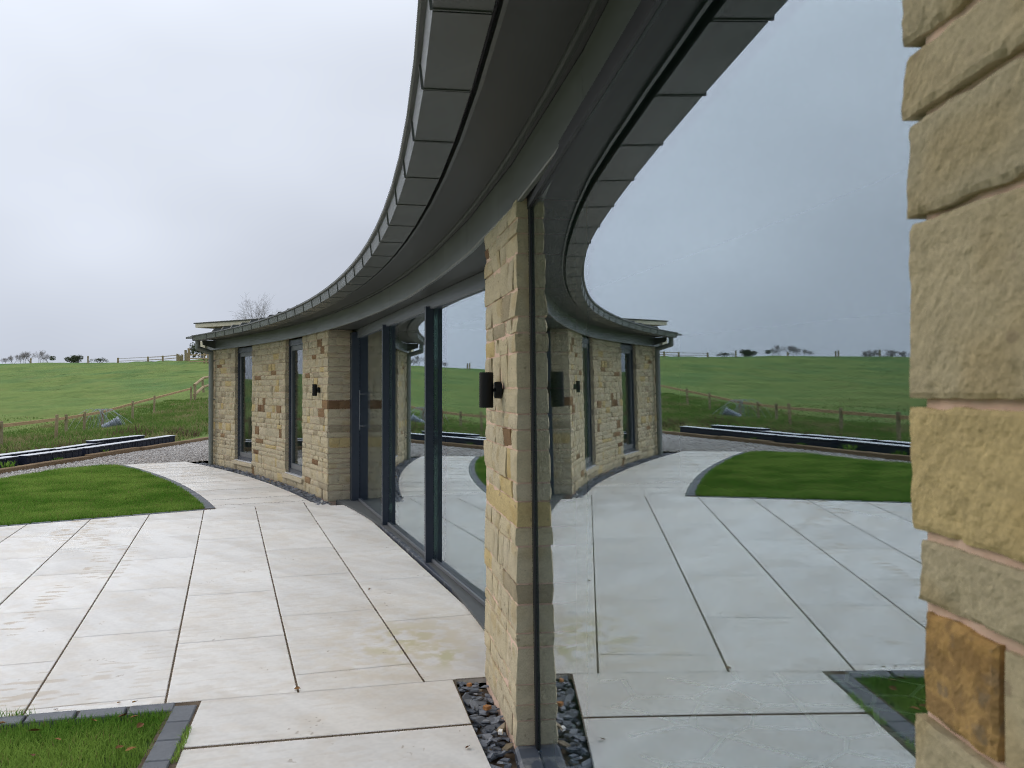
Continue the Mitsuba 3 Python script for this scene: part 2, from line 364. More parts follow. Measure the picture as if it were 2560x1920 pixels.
def terrain_z(xy):
    xy = np.asarray(xy, float)
    z = rbf(xy)
    far = np.clip((xy[:, 1] - 24) / 40, 0, 1) + np.clip((-xy[:, 0] - 14) / 30, 0, 1)
    far = np.clip(far, 0, 1)
    q = np.c_[xy, np.zeros(len(xy))]
    und = (meshkit.fbm(q * 0.35, 4) - 0.5) * 0.45 * far + (meshkit.fbm(q * np.array([0.9, 0.6, 1]) + 5, 3) - 0.5) * 0.22 * far
    return z + und
xs = np.unique(np.r_[np.arange(-140, -45, 2.5), np.arange(-45, -8, 0.5), np.arange(-8, 20, 1.5), np.arange(20, 90, 5)])
ys = np.unique(np.r_[np.arange(-60, 8, 4), np.arange(8, 48, 0.5), np.arange(48, 112, 1.0), np.arange(112, 140, 3)])
GX, GY = np.meshgrid(xs, ys)
gz = terrain_z(np.c_[GX.ravel(), GY.ravel()])
nx, ny = len(xs), len(ys)
ii = (np.arange(ny - 1)[:, None] * nx + np.arange(nx - 1)).ravel()
gf = np.vstack([np.c_[ii, ii + 1, ii + nx + 1], np.c_[ii, ii + nx + 1, ii + nx]])
terr = trimesh.Trimesh(np.c_[GX.ravel(), GY.ravel(), gz], gf, process=False)
put('hill_field', terr, 'm_field', smooth=True, kind='structure', label='grassy hillside field rising behind the gravel drive to the skyline')
far = trimesh.creation.cylinder(1500, 0.5, sections=96); far.apply_translation([0, 0, -4.3])
put('far_ground', far, 'm_field', kind='structure', label='ground beyond the hill')

# ------------------------------------------------------------------ paving: slabs laid along the doors
PD = np.array([-math.sin(sA), math.cos(sA)]); PN = np.array([math.cos(sA), math.sin(sA)])
def pn(n, s): return PN * n + PD * s
near_a, near_b = np.array([-0.286, 4.404]), np.array([-1.444, 4.108])
ndir = (near_b - near_a) / np.linalg.norm(near_b - near_a)
far_a, far_k, far_b = np.array([-2.16, 11.70]), np.array([-3.596, 10.696]), np.array([-5.43, 9.297])
fdir = (far_b - far_k) / np.linalg.norm(far_b - far_k)
sillN = 1.519
patio = Polygon([near_a - ndir * 0.9, near_b + ndir * 10, far_k + fdir * 9, far_k, far_a, far_a + (far_a - far_k) * 0.6])
half = Polygon([pn(-30, -5), pn(sillN, -5), pn(sillN, 30), pn(-30, 30)])
def bed_poly(off0, off1, t0, t1, n=60):
    t = np.linspace(t0, t1, n)
    return Polygon(np.vstack([polv(off0, t, 0)[:, :2], polv(off1, t[::-1], 0)[:, :2]]))
house_zone = bed_poly(-0.006, 8, -2, 25.0)
patio = patio.intersection(half)
pillar_poly = bed_poly(-0.14, 1.2, 9.0, 11.66)
patio = patio.difference(pillar_poly)
patio = patio.difference(bed_poly(-0.0, 1.2, 24.3, 27))
patio = patio.buffer(0)
JS = 1.215
offs = {0: 5.47, 1: 4.59, 2: 5.36, 3: 5.68, 4: 5.225, 5: 4.85, 6: 5.5, 7: 5.05, 8: 5.75, 9: 4.7}
labels['patio'] = {'label': 'pale beige porcelain paved patio in front of the glass doors', 'kind': 'structure'}
srnd = np.random.default_rng(3)
pieces = []
edges_n = [sillN + 0.005, 0.932, 0.325, -0.273, -0.868, -1.465, -2.06, -2.66, -3.26, -3.86, -4.46, -5.06, -5.66]
for c in range(len(edges_n) - 1):
    n1, n0 = edges_n[c], edges_n[c + 1]
    o = offs.get(c, 4.6 + 1.2 * srnd.random())
    for k in range(-4, 9):
        s0 = o + k * JS; s1 = s0 + JS
        q = Polygon([pn(n0, s0), pn(n1, s0), pn(n1, s1), pn(n0, s1)]).buffer(0)
        q2 = Polygon([pn(n0 + .005, s0 + .0042), pn(n1 - .005, s0 + .0042), pn(n1 - .005, s1 - .0042), pn(n0 + .005, s1 - .0042)])
        g = q2.intersection(patio)
        for gg in ([g] if g.geom_type == 'Polygon' else list(g.geoms)):
            if gg.geom_type == 'Polygon' and gg.area > 0.004: pieces.append(gg)
def put_slab(gg):
    gg = gg.simplify(0.002)
    a, b = srnd.random(), 0.0
    conv = gg.convex_hull
    if conv.area - gg.area < 1e-4:
        m = slab_from_poly(np.array(conv.exterior.coords), -0.03, srnd.uniform(-0.0008, 0.0008), 0.0025)
    else:
        v, f = tri_poly(gg); ring = np.array(gg.exterior.coords)[:-1]
        if not gg.exterior.is_ccw: ring = ring[::-1]
        n = len(ring); i = np.arange(n); j = (i + 1) % n
        m = trimesh.Trimesh(np.vstack([np.c_[ring, np.full(n, -.03)], np.c_[ring, np.zeros(n)], np.c_[v, np.zeros(len(v))]]),
                            np.vstack([np.c_[i, j, j + n], np.c_[i, j + n, i + n], f + 2 * n]), process=False)
    return m, a
for gg in sorted(pieces, key=lambda g: g.centroid.y):
    if gg.centroid.x < -7.2: continue
    m, a = put_slab(gg)
    put('patio__slab', m, 'm_slab', uv=uvc(m, a, 0.0))
# the curved paths: single slabs across, joints towards the centre of the curve
labels['path'] = {'label': 'curved path of single slabs running along the stone wing', 'kind': 'structure'}
labels['near_path'] = {'label': 'curved path of single slabs running past the picture window', 'kind': 'structure'}
def radial_slab(t0, t1, o0, o1, g=0.008):
    dg = g * DEG / 2
    a = [pol(o0, t0 + dg)[:2], pol(o1, t0 + dg)[:2], pol(o1, t1 - dg)[:2], pol(o0, t1 - dg)[:2]]
    return Polygon(a)
th = 25.0
far_path_zone = Polygon([far_a, far_k, far_k + fdir * 9, (-14, 30), (5, 30), far_a + (far_a - far_k)])
t = 24.35; 
while t < 39.0:
    t1 = min(t + 1.12, 39.1)  # wide open joints
    for (o0, o1) in ((-1.335, -0.15),):
        g = radial_slab(t, t1, o0, o1, 0.032).intersection(far_path_zone)
        if g.geom_type == 'Polygon' and g.area > 0.01:
            m, a = put_slab(g); put('path__slab', m, 'm_slab', uv=uvc(m, a, 0.0))
    t = t1
near_zone = Polygon([near_a - ndir * 3 , near_b + ndir * 10, (-12, -8), (6, -8)])
near_line = Polygon([near_a - ndir * 3 + np.array([0, -.004]), near_b + ndir * 10 + np.array([0, -.004]), (-12, -8), (6, -8)])
tj = [11.9, 10.56]
while tj[-1] > 1.0: tj.append(tj[-1] - 1.125)
for k in range(len(tj) - 1):
    sk = radial_slab(tj[k + 1], tj[k] - .030, -1.335, -0.15, 0.004)
    # joints lean slightly: turn each slab about its middle
    from shapely import affinity
    sk = affinity.rotate(sk, 2.3, origin=tuple(pol(-.15, tj[k])[:2]))
    if k == 0:
        sk = Polygon([pol(-1.335, tj[1] + .012)[:2] + np.array([0, -.045]), pol(-.15, tj[1] + .012)[:2] + np.array([0, .0]), pol(-.15, 13)[:2], pol(-1.335, 13)[:2]])
    g = sk.intersection(near_line)
    if g.geom_type == 'Polygon' and g.area > 0.01:
        m, a = put_slab(g); put('near_path__slab', m, 'm_slab', uv=uvc(m, a, 0.0))
bedp = unary_union([patio, bed_poly(-1.47, -0.153, 1.0, 12.2).intersection(near_zone), bed_poly(-1.47, -0.153, 24.3, 39.1).intersection(far_path_zone)]).buffer(0.004)
put('paving_bed', flat_poly(bedp, -0.0030), 'm_bed', kind='structure', label='dark jointing sand between the paving slabs')

# kerbs of small dark blocks
labels['kerb'] = {'label': 'dark grey block edging round the near lawn', 'kind': 'structure'}
labels['far_kerb'] = {'label': 'dark grey block edging curving round the far lawn', 'kind': 'structure'}
def kerb_block(xy, key, z=0.004):
    m = slab_from_poly(np.array(xy), -0.05, z + srnd.uniform(-.002, .002), 0.005)
    put(key, m, 'm_kerb', uv=uvc(m, srnd.random(), 0))
bl = 0.207 * DEG * R / (R - 1.4)
t = 11.42
while t > 4:
    kerb_block([pol(-1.357, t - bl + .012)[:2], pol(-1.357, t - .004)[:2], pol(-1.457, t - .004)[:2], pol(-1.457, t - bl + .012)[:2]], 'kerb__block'); t -= bl
ax = near_b + ndir * 0.115; nperp = np.array([-ndir[1], ndir[0]])
if nperp[1] > 0: nperp = -nperp
for k in range(16):
    a = ax + ndir * (k * 0.209 + 0.006); b = ax + ndir * (k * 0.209 + 0.201)
    kerb_block([a + nperp * .006, b + nperp * .006, b + nperp * .105, a + nperp * .105], 'kerb__block')
t = 24.95
k0 = 0
while t < 38.6:
    kerb_block([pol(-1.34, t + .012)[:2], pol(-1.34, t + bl - .01)[:2], pol(-1.455, t + bl - .01)[:2], pol(-1.455, t + .012)[:2]], 'far_kerb__block'); t += bl
fperp = np.array([-fdir[1], fdir[0]])
if fperp[1] < 0: fperp = -fperp
for k in range(34):
    a = far_k + fdir * (k * 0.209 + 0.135); b = far_k + fdir * (k * 0.209 + 0.331)
    kerb_block([a + fperp * .008, b + fperp * .008, b + fperp * .075, a + fperp * .075], 'far_kerb__block')

# ------------------------------------------------------------------ lawns
def sample_poly(poly, n, r):
    x0, y0, x1, y1 = poly.bounds; out = []
    import shapely
    tot = 0
    while tot < n:
        p = np.c_[r.uniform(x0, x1, n), r.uniform(y0, y1, n)]
        p = p[shapely.contains_xy(poly, p[:, 0], p[:, 1])]; out.append(p); tot += len(p)
    return np.vstack(out)[:n]
def blades(xyz, h, w, r, lean=0.45, dry=0.03, kinds=None):
    n = len(xyz); a = r.uniform(0, 2 * np.pi, n); l = r.uniform(0.1, 1.0, n) * lean
    H = h * r.uniform(0.55, 1.15, n); W = w * r.uniform(0.7, 1.3, n)
    side = np.c_[np.cos(a), np.sin(a), np.zeros(n)] * W[:, None] / 2
    b = r.uniform(0, 2 * np.pi, n); ld = np.c_[np.cos(b), np.sin(b), np.zeros(n)] * (H * l)[:, None]
    up = np.c_[np.zeros(n), np.zeros(n), H]
    mid = xyz + up * 0.55 + ld * 0.35; tip = xyz + up * (1 - 0.3 * l[:, None]) + ld
    v = np.stack([xyz - side, xyz + side, mid + side * .75, mid - side * .75, tip], 1).reshape(-1, 3)
    i = np.arange(n)[:, None] * 5
    f = np.vstack([i + [0, 1, 2], i + [0, 2, 3], i + [3, 2, 4]])
    pt = meshkit.fbm(np.c_[xyz[:, :2] * 2.3, np.zeros(n)] + 3, 3)
    t = np.clip(0.45 * r.random(n) + 1.9 * (pt - .32), 0, 1); kd = (r.random(n) < dry) * 1.0 if kinds is None else kinds
    uv = np.repeat(np.c_[t, kd], 5, axis=0)
    return (v, f), uv
lr = np.random.default_rng(21)
near_lawn = Polygon([near_b + ndir * .118 + nperp * .107, near_b + ndir * 5 + nperp * .107, (-7, 0.5), pol(-1.46, 4.2)[:2]] + [pol(-1.46, q)[:2] for q in np.linspace(4.6, 11.2, 24)]).buffer(0)
put('near_lawn', flat_poly(near_lawn.buffer(0.004), -0.028), 'm_soil', kind='structure', label='soil of the small lawn in the near left corner')
vis = near_lawn.intersection(sbox(-3.4, 2.2, 0, 5))
p = sample_poly(vis, 62000, lr)
dens = meshkit.fbm(np.c_[p * 3.0, np.zeros(len(p))], 3)
keep = lr.random(len(p)) < np.clip(0.55 + 1.6 * (dens - 0.3), 0.25, 1)
p = p[keep]
m, uv = blades(np.c_[p, np.full(len(p), -0.03)], 0.058, 0.0042, lr, 0.7)
gap = bed_poly(-1.357, -1.333, 5.0, 11.35); q = sample_poly(gap, 1500, lr)
q = q[meshkit.noise(np.c_[q * 6, np.zeros(len(q))]) > 0.42]
m2, uv2 = blades(np.c_[q, np.full(len(q), -0.012)], 0.045, 0.004, lr, 0.8)
q3 = near_b + ndir * lr.uniform(0.7, 2.2, (420, 1)) + nperp * lr.normal(0.004, 0.006, (420, 1)); q3 = q3[meshkit.noise(np.c_[q3 * 4, np.zeros(len(q3))]) > 0.45]
m3, uv3 = blades(np.c_[q3, np.full(len(q3), -0.012)], 0.06, 0.004, lr, 0.8)
V, F, U, o = [], [], [], 0
for (v, f), u in ((m, uv), (m2, uv2), (m3, uv3)): V.append(v); F.append(f + o); U.append(u); o += len(v)
put('near_lawn_grass', (np.vstack(V), np.vstack(F)), 'm_lawn', uv=np.vstack(U), kind='stuff', label='short green grass of the near corner lawn')
far_lawn = Polygon([tuple(far_k + fdir * 0.14 + fperp * .078), tuple(far_k + fdir * 9 + fperp * .078), (-9.6, 9.0), (-8.62, 12.4), (-8.37, 14.32), (-8.27, 15.37), (-8.14, 16.16), (-7.88, 16.8)] + [tuple(pol(-1.457, q)[:2]) for q in np.linspace(38.4, 25.2, 40)]).buffer(0)
put('far_lawn', flat_poly(far_lawn.buffer(0.01), -0.020), 'm_soil', kind='structure', label='soil of the curved lawn in front of the gravel')
p = sample_poly(far_lawn, 190000, lr)
m, uv = blades(np.c_[p, np.full(len(p), -0.022)], 0.045 + 0.05 * meshkit.fbm(np.c_[p * 1.6, np.zeros(len(p))], 3), 0.008, lr, 0.75, 0.05)
put('far_lawn_grass', m, 'm_lawn', uv=uv, kind='stuff', label='bright green grass of the curved lawn beyond the patio')

# ------------------------------------------------------------------ gravel
gravel = Polygon([(-9.02, 4), (-9.0, 13), (-9.0, 20), (-8.98, 26.9), (-8.0, 30), (2, 32), tuple(pol(0.1, 39.4)[:2]), tuple(pol(-1.4, 39.05)[:2]), (-7.7, 17.0), (-7.0, 12), (-6.5, 6)]).difference(far_lawn.buffer(0.0)).buffer(0)
gravel = (gravel if gravel.geom_type == 'Polygon' else max(gravel.geoms, key=lambda g: g.area)).difference(bed_poly(-1.6, 8, 20, 39.1))
gravel = gravel if gravel.geom_type == 'Polygon' else max(gravel.geoms, key=lambda g: g.area)
put('gravel_drive', flat_poly(gravel, -0.030), 'm_gravel', kind='structure', label='grey gravel drive between lawn and timber edging')
gr = np.random.default_rng(5)
p = sample_poly(gravel, 42000, gr)
octv = np.array([[1, 0, 0], [-1, 0, 0], [0, 1, 0], [0, -1, 0], [0, 0, 1], [0, 0, -1]], float)
octf = np.array([[0, 2, 4], [2, 1, 4], [1, 3, 4], [3, 0, 4], [2, 0, 5], [1, 2, 5], [3, 1, 5], [0, 3, 5]])
n = len(p); sz = gr.uniform(0.010, 0.026, n)
ang = gr.uniform(0, 6.28, n); ca, sa = np.cos(ang), np.sin(ang)
v = octv[None] * sz[:, None, None] * gr.uniform(0.6, 1.25, (n, 6, 1)) * np.array([1, 1, .7])
v = np.stack([v[..., 0] * ca[:, None] - v[..., 1] * sa[:, None], v[..., 0] * sa[:, None] + v[..., 1] * ca[:, None], v[..., 2]], -1)
v += np.c_[p, -0.026 + gr.uniform(0, 0.012, n)][:, None]
put('gravel_stones', (v.reshape(-1, 3), (octf[None] + 6 * np.arange(n)[:, None, None]).reshape(-1, 3)), 'm_pebble', uv=np.repeat(np.c_[gr.random(n), np.zeros(n)], 6, axis=0), kind='stuff', label='loose grey gravel stones on the drive')

# ------------------------------------------------------------------ slate chippings along the foot of the walls
sl = np.random.default_rng(17)
def flake(c, size, th_, r):
    k = r.integers(4, 7); a = np.arange(k) * 2 * np.pi / k + r.uniform(-.42, .42, k)
    rad = size * r.uniform(0.65, 1.25, k); sq = r.uniform(0.5, 0.9)
    xy = np.c_[np.cos(a) * rad, np.sin(a) * rad * sq]; 
    bot = xy * r.uniform(0.9, 1.02); tp = xy * r.uniform(0.82, 0.96)
    v = np.vstack([np.c_[bot, np.full(k, -th_ / 2)], np.c_[tp, th_ / 2 + r.uniform(-.15, .15, k) * th_]])
    i = np.arange(k); j = (i + 1) % k
    f = np.vstack([np.c_[i, j, j + k], np.c_[i, j + k, i + k], [[k, k + q, k + q + 1] for q in range(1, k - 1)], [[0, q + 1, q] for q in range(1, k - 1)]])
    ax = r.normal(0, 1, 3); ax[2] *= 0.25
    M = trimesh.transformations.rotation_matrix(abs(r.normal(0, .34)), ax)[:3, :3] @ trimesh.transformations.rotation_matrix(r.uniform(0, 6.28), [0, 0, 1])[:3, :3]
    return v @ M.T + c, f
labels['slate_bed'] = {'label': 'strip of grey slate chippings at the foot of the near pillar', 'kind': 'structure'}
labels['far_slate_bed'] = {'label': 'strip of grey slate chippings at the foot of the stone wing', 'kind': 'structure'}
scene['slate_bed'] = mikit.ply(flat_poly(bed_poly(-0.152, 0.02, 2.0, 11.66), -0.060), 'm_bed')
scene['far_slate_bed'] = mikit.ply(flat_poly(bed_poly(-0.152, 0.05, 24.45, 37.9), -0.045), 'm_bed')
cand = []
for k in range(296):
    t = sl.uniform(8.5, 11.62); o = sl.uniform(-0.138, -0.006 if t > 10.05 else 0.055)
    cand.append((k // 74, t, o))
for lay, t, o in cand:
    c = pol(o, t, -0.052 + 0.013 * lay + sl.uniform(-.004, .004))
    v, f = flake(c, sl.uniform(0.020, 0.044), sl.uniform(0.004, 0.009), sl)
    d = polv(0, 0, 0)
    rr_ = np.hypot(v[:, 0] - CX, v[:, 1] - CY); lim = R - 0.147
    push = np.maximum(lim - rr_.min(), 0); 
    e = (c[:2] - [CX, CY]); e = e / np.linalg.norm(e); v[:, :2] += e * push
    u = sl.random(); kd = 0 if u < .94 else 1
    put('slate_bed__chip', (v, f), 'm_slate', uv=np.tile([[sl.random(), kd]], (len(v), 1)))
for (t, o, kd, s) in ((10.86, -0.055, 2, .026), (10.32, -0.045, 3, .017), (11.45, -.09, 2, .014)):
    v, f = flake(pol(o, t, 0.004), s, .014, sl)
    put('slate_bed__chip', (v, f), 'm_slate', uv=np.tile([[0.5, kd]], (len(v), 1)), label={2: 'rusty orange chip', 3: 'white pebble'}[kd])
V, F, U, o_ = [], [], [], 0
for k in range(3200):
    near_part = k < 500
    if near_part: t = sl.uniform(3, 8.6); o = sl.uniform(-0.135, 0.03)
    else: t = sl.uniform(24.5, 37.8); o = sl.uniform(-0.14, 0.02)
    v, f = flake(pol(o, t, -0.03 + sl.uniform(-.01, .045)), sl.uniform(0.018, 0.036), 0.008, sl)
    V.append(v); F.append(f + o_); o_ += len(v); U.append(np.tile([[sl.random(), 0 if sl.random() < .93 else 1]], (len(v), 1)))
put('far_slate_bed__chippings', (np.vstack(V), np.vstack(F)), 'm_slate', uv=np.vstack(U), kind='stuff')
v, f = flake(pol(-.04, 24.9, 0.01), .035, .03, sl); put('far_slate_bed__pebble', (v, f), 'm_slate', uv=np.tile([[.5, 3]], (len(v), 1)), label='white pebble by the wall corner')

# ------------------------------------------------------------------ the house
H = 'curved_house'
tag(H, 'single storey house with curved stone front, glass walls and grey metal eaves', 'house')
ZT = 2.235

def stone_block(mp, u0, u1, z0, z1, back, r, nu=3, nz=2, rough=0.006, bev=0.006, sharp_l=False, sharp_r=False, proud=None, jag=0.003, fine=False):
    """split-faced stone. mp maps (u, depth outward, z) to the world"""
    us = np.linspace(0, 1, nu + 1); zs = np.linspace(0, 1, nz + 1)
    U, Z = np.meshgrid(us, zs)
    w, h = u1 - u0, z1 - z0
    seed = r.uniform(0, 500)
    q = np.stack([U * w, Z * h, np.zeros_like(U)], -1)
    pr = r.uniform(0.000, 0.010) if proud is None else proud
    D = pr + (meshkit.fbm(q * 14 + seed, 4) - 0.5) * rough * 2.2
    if fine: D += (meshkit.fbm(q * 70 + seed, 4) - 0.5) * rough * 1.0 + (meshkit.fbm(q * 230 + seed, 3) - 0.5) * rough * 0.55 - np.clip(meshkit.fbm(q * 34 + seed + 77, 3) - .60, 0, 1) * .05 * np.clip(1 - Z * h / .03, 0, 1)
    D += ((U - .5) * r.normal(0, 1) + (Z - .5) * r.normal(0, 1)) * rough * 0.7
    du = np.minimum(U, 1 - U) * w; dz = np.minimum(Z, 1 - Z) * h
    eu = np.clip(np.where(U < .5, (0 if sharp_l else 1), (0 if sharp_r else 1)), 0, 1)
    edge = np.minimum(np.where(eu > 0, du, 9), dz)
    D -= bev * 1.3 * np.clip(1 - edge / (bev * 1.6), 0, 1) ** 1.5
    UU = u0 + U * w; ZZ = z0 + Z * h
    onl, onr, onb, ont = U == 0, U == 1, Z == 0, Z == 1
    jn = lambda s: (meshkit.fbm(q * 30 + seed + s, 3) - 0.5) * 2 * jag
    UU = UU + np.where(onl | onr, jn(11), 0); ZZ = ZZ + np.where(onb | ont, jn(29), 0)
    N = U.size; W_ = nu + 1
    i = (np.arange(nz)[:, None] * W_ + np.arange(nu)).ravel()
    f = [np.c_[i, i + 1, i + W_ + 1], np.c_[i, i + W_ + 1, i + W_]]
    ring = np.r_[np.arange(0, W_), np.arange(2 * W_ - 1, N, W_), np.arange(N - 2, N - W_ - 1, -1), np.arange(N - 2 * W_, 0, -W_)]
    ring = ring[:2 * (nu + nz)]
    nb = len(ring)
    bu, bz = UU.ravel()[ring], ZZ.ravel()[ring]
    v = np.c_[np.r_[UU.ravel(), bu], np.r_[D.ravel(), np.full(nb, -back)], np.r_[ZZ.ravel(), bz]]
    a = np.arange(nb); b = (a + 1) % nb
    f += [np.c_[ring[b], ring[a], N + a], np.c_[ring[b], N + a, N + b]]
    P = mp(v[:, 0], v[:, 1], v[:, 2])
    m = trimesh.Trimesh(P, np.vstack(f), process=False)
    return m

def orient(m, outward):
    c = m.triangles_center; k = len(m.faces) // 3
    if (m.face_normals[:k] @ outward).sum() < 0: m.invert()
    return m

def line_map(a, b):
    a, b = np.array(a, float), np.array(b, float); L = np.linalg.norm(b - a); e = (b - a) / L
    nrm = np.array([e[1], -e[0]])
    if nrm[0] > 0: nrm = -nrm           # outward = towards the garden (left)
    def mp(u, d, z): return np.c_[a + np.outer(u, e) + np.outer(d, nrm), z]
    return mp, L, np.r_[nrm, 0]

def kind_of(r, brown=0.05):
    u = r.random()
    return 1 if u < brown else 2 if u < brown + .035 else 3 if u < brown + .15 else 4 if u < brown + .21 else 0

# --- middle pillar: split face to the garden, sawn side to the window
pr_ = np.random.default_rng(41)
PA, PB = np.array([0.018, 3.572]), np.array([-0.136, 4.429])
mp, PL, pout = line_map(PA, PB)
courses = [z for z in [0.0, .092, .160, .240, .297, .391, .444, .561, .640, .694, .808, .881, .998, 1.070, 1.202, 1.286, 1.352, 1.458, 1.606, 1.684, 1.750, 1.866, 2.006, 2.088, 2.154, 2.232]]
zj = [(975 - v) * 3.572 / 2190 + EYE for v in (1864, 1801, 1762, 1712, 1619, 1584, 1512, 1460, 1367, 1319, 1254, 1208.5, 1127, 1075.5, 1035, 970, 880, 831, 791, 720, 633, 583, 543.8)] + [2.232]
zj[0] = 0.0
PIL = H + '__pillar'
tag(PIL, 'buff sandstone pillar with split face beside the picture window')
core = cat([frame_map(boxm(0.004, PL - .004, -.30, -.006, -.05, ZT), [*PA, 0], [*((PB - PA) / PL), 0], [*pout[:2], 0])])
put(PIL, core, 'm_mortar')
special = {9: 2, 6: 2, 12: 3, 21: 1}
for ci in range(len(zj) - 1):
    z0, z1 = zj[ci] + .0035, zj[ci + 1] - .0035
    h = z1 - z0
    cuts = [0.0]
    while cuts[-1] < PL:
        cuts.append(cuts[-1] + np.clip(pr_.normal(.26 if h < .08 else .22, .08), .11, .5))
    cuts = np.array(cuts); cuts = cuts * PL / cuts[-1]
    if ci in (9,): cuts = np.array([0, PL])
    for k in range(len(cuts) - 1):
        a, b = cuts[k], cuts[k + 1]
        left, right = k == 0, k == len(cuts) - 2
        ga, gb = (0 if left else .0018), (0 if right else .0018)
        nu = max(4, int((b - a) / .022)); nzz = max(3, int(h / .020))
        m = stone_block(mp, a + ga, b - gb, z0, z1, .25 if left or right else .05, pr_, nu, nzz, rough=.0065, bev=.004, sharp_l=False, sharp_r=False, jag=.0030, proud=pr_.uniform(0, .0055))
        kd = special.get(ci, None) if (ci in (9,) or k == len(cuts) - 2) else None
        kd = kind_of(pr_, .012) if kd is None else kd
        put(PIL + '__stone', orient(m, pout), 'm_stone', smooth=38, uv=None if False else None) if False else None
        mm = orient(m, pout)
        put(PIL + '__stone', mm, 'm_stone', uv=uvc(mm, pr_.random(), kd + .5))

# --- near pillar, at the camera's right hand
QA, QB = np.array([0.338, 0.733]), np.array([0.372, -0.14])
mq, QL, qout = line_map(QA, QB)
PIL2 = H + '__near_pillar'
tag(PIL2, 'rough sandstone pillar close by on the right')
core = frame_map(boxm(0.006, QL, -.30, -.0062, -.05, ZT), [*QA, 0], [*((QB - QA) / QL), 0], [*qout[:2], 0])
put(PIL2, core, 'm_mortar')
qr = np.random.default_rng(77)
qj = [0.0, .10, .165, .28, .36, .455, .52, .64, .705, .80, .90, .985, 1.075, 1.184, 1.2733, 1.3305, 1.4396, 1.5916, 1.678, 1.7395, 1.83, 1.90, 2.02, 2.10, 2.232]
kinds = {13: (5, .117), 14: (6, .4), 15: (7, .45), 16: (6, .5), 17: (6, .5), 18: (6, .42), 19: (6, .38), 12: (6, .36)}
for ci in range(len(qj) - 1):
    z0, z1 = qj[ci] + .0038, qj[ci + 1] - .0038
    kd0, first = kinds.get(ci, (kind_of(qr), qr.uniform(.2, .45)))
    cuts = [0, first]
    while cuts[-1] < QL - .12: cuts.append(cuts[-1] + qr.uniform(.15, .38))
    cuts[-1] = QL
    for k in range(len(cuts) - 1):
        a, b = cuts[k], cuts[k + 1]
        close = 9 < ci < 21 and k == 0
        nu = int((b - a) / .0045) if close else max(4, int((b - a) / .03)); nzz = int((z1 - z0) / .0045) if close else max(3, int((z1 - z0) / .03))
        jo = {19: -.015, 18: -.020, 17: -.010, 16: -.007, 15: -.007, 14: .007, 13: .0135, 12: .002}.get(ci, 0.0) if k == 0 else 0
        m = stone_block(mq, a + (jo if k == 0 else .0035), b - (.0035 if k < len(cuts) - 2 else 0), z0, z1, .25 if k == 0 else .05, qr, nu, nzz, rough=.0042, bev=.0022, proud=qr.uniform(.003, .005), jag=.0036, fine=close)
        mm = orient(m, qout)
        put(PIL2 + '__stone', mm, 'm_stone', smooth=35 if False else False, uv=uvc(mm, qr.random(), (kd0 if k == 0 else 6) + .5))

# --- the stone wing with two slit windows
WR = 0.045
W0, W1 = 25.0, 37.44
def wing_map(u, d, z):
    th_ = np.radians(W0 + np.degrees(u / (R + WR))); rr = R + WR - d
    return np.c_[CX + rr * np.cos(th_), CY + rr * np.sin(th_), z]
WL = math.radians(W1 - W0) * (R + WR)
def wu(th_): return math.radians(th_ - W0) * (R + WR)
wins = [(wu(27.62), wu(29.43)), (wu(32.98), wu(34.82))]
WING = H + '__stone_wing'
tag(WING, 'curved buff sandstone wall with two slit windows')
ths = np.linspace(W0 + .01, W1 - .01, 40)
coremeshes = []
edges = [0.004, wins[0][0] - .004, wins[0][1] + .004, wins[1][0] - .004, wins[1][1] + .004, WL - .004]
for k in range(5):
    tt = W0 + np.degrees(np.linspace(edges[k], edges[k + 1], 10) / (R + WR))
    zt = 0.11 if k in (1, 3) else ZT
    coremeshes.append(sweep([(WR + .012, -.05), (WR + .30, -.05), (WR + .30, zt), (WR + .012, zt)], tt))
put(WING, cat(coremeshes), 'm_mortar')
wr = np.random.default_rng(1234)
zc = [0.0]
while zc[-1] < 2.2:
    zc.append(zc[-1] + wr.choice([.058, .07, .085, .10, .115, .135], p=[.14, .24, .22, .18, .12, .10]))
zc = np.array(zc) * 2.233 / zc[-1]
wing_out = np.r_[(np.array([CX, CY]) - pol(0, 31)[:2]) / R, 0]
stones = []
for ci in range(len(zc) - 1):
    z0, z1 = zc[ci] + .003, zc[ci + 1] - .003; h = z1 - z0
    spans = [(0, WL)]
    if z1 > 0.115: spans = [(0, wins[0][0]), (wins[0][1], wins[1][0]), (wins[1][1], WL)]
    if z1 > .115 and z0 < .085: spans += [wins[0], wins[1]]
    for (s0, s1) in spans:
        if (s0, s1) in wins: z1 = .106
        else: z1 = zc[ci + 1] - .003
        cuts = [s0]
        while cuts[-1] < s1 - .16: cuts.append(cuts[-1] + float(np.clip(wr.normal(.25 if h < .085 else .19, .09), .08, .55)))
        if s1 - cuts[-1] < .07 and len(cuts) > 1: cuts[-1] = s1
        else: cuts.append(s1)
        for k in range(len(cuts) - 1):
            a, b = cuts[k], cuts[k + 1]
            corner = (k == 0) or (k == len(cuts) - 2)
            stones.append((a + (0 if k == 0 else .002), b - (0 if k == len(cuts) - 2 else .002), z0, z1, .24 if corner else .04))
browns = [(4.11, 1.64), (3.66, 1.12), (2.88, 1.13), (3.99, 0.74), (3.91, 0.62), (3.16, 1.71), (4.00, 1.13), (3.66, 1.24), (0.38, 2.03), (0.24, 1.15), (0.20, 1.26), (1.26, 0.18), (0.76, 0.46), (6.00, 0.62), (6.28, 1.89), (4.31, 0.08), (1.23, 1.64), (0.87, 1.92)]
built = []
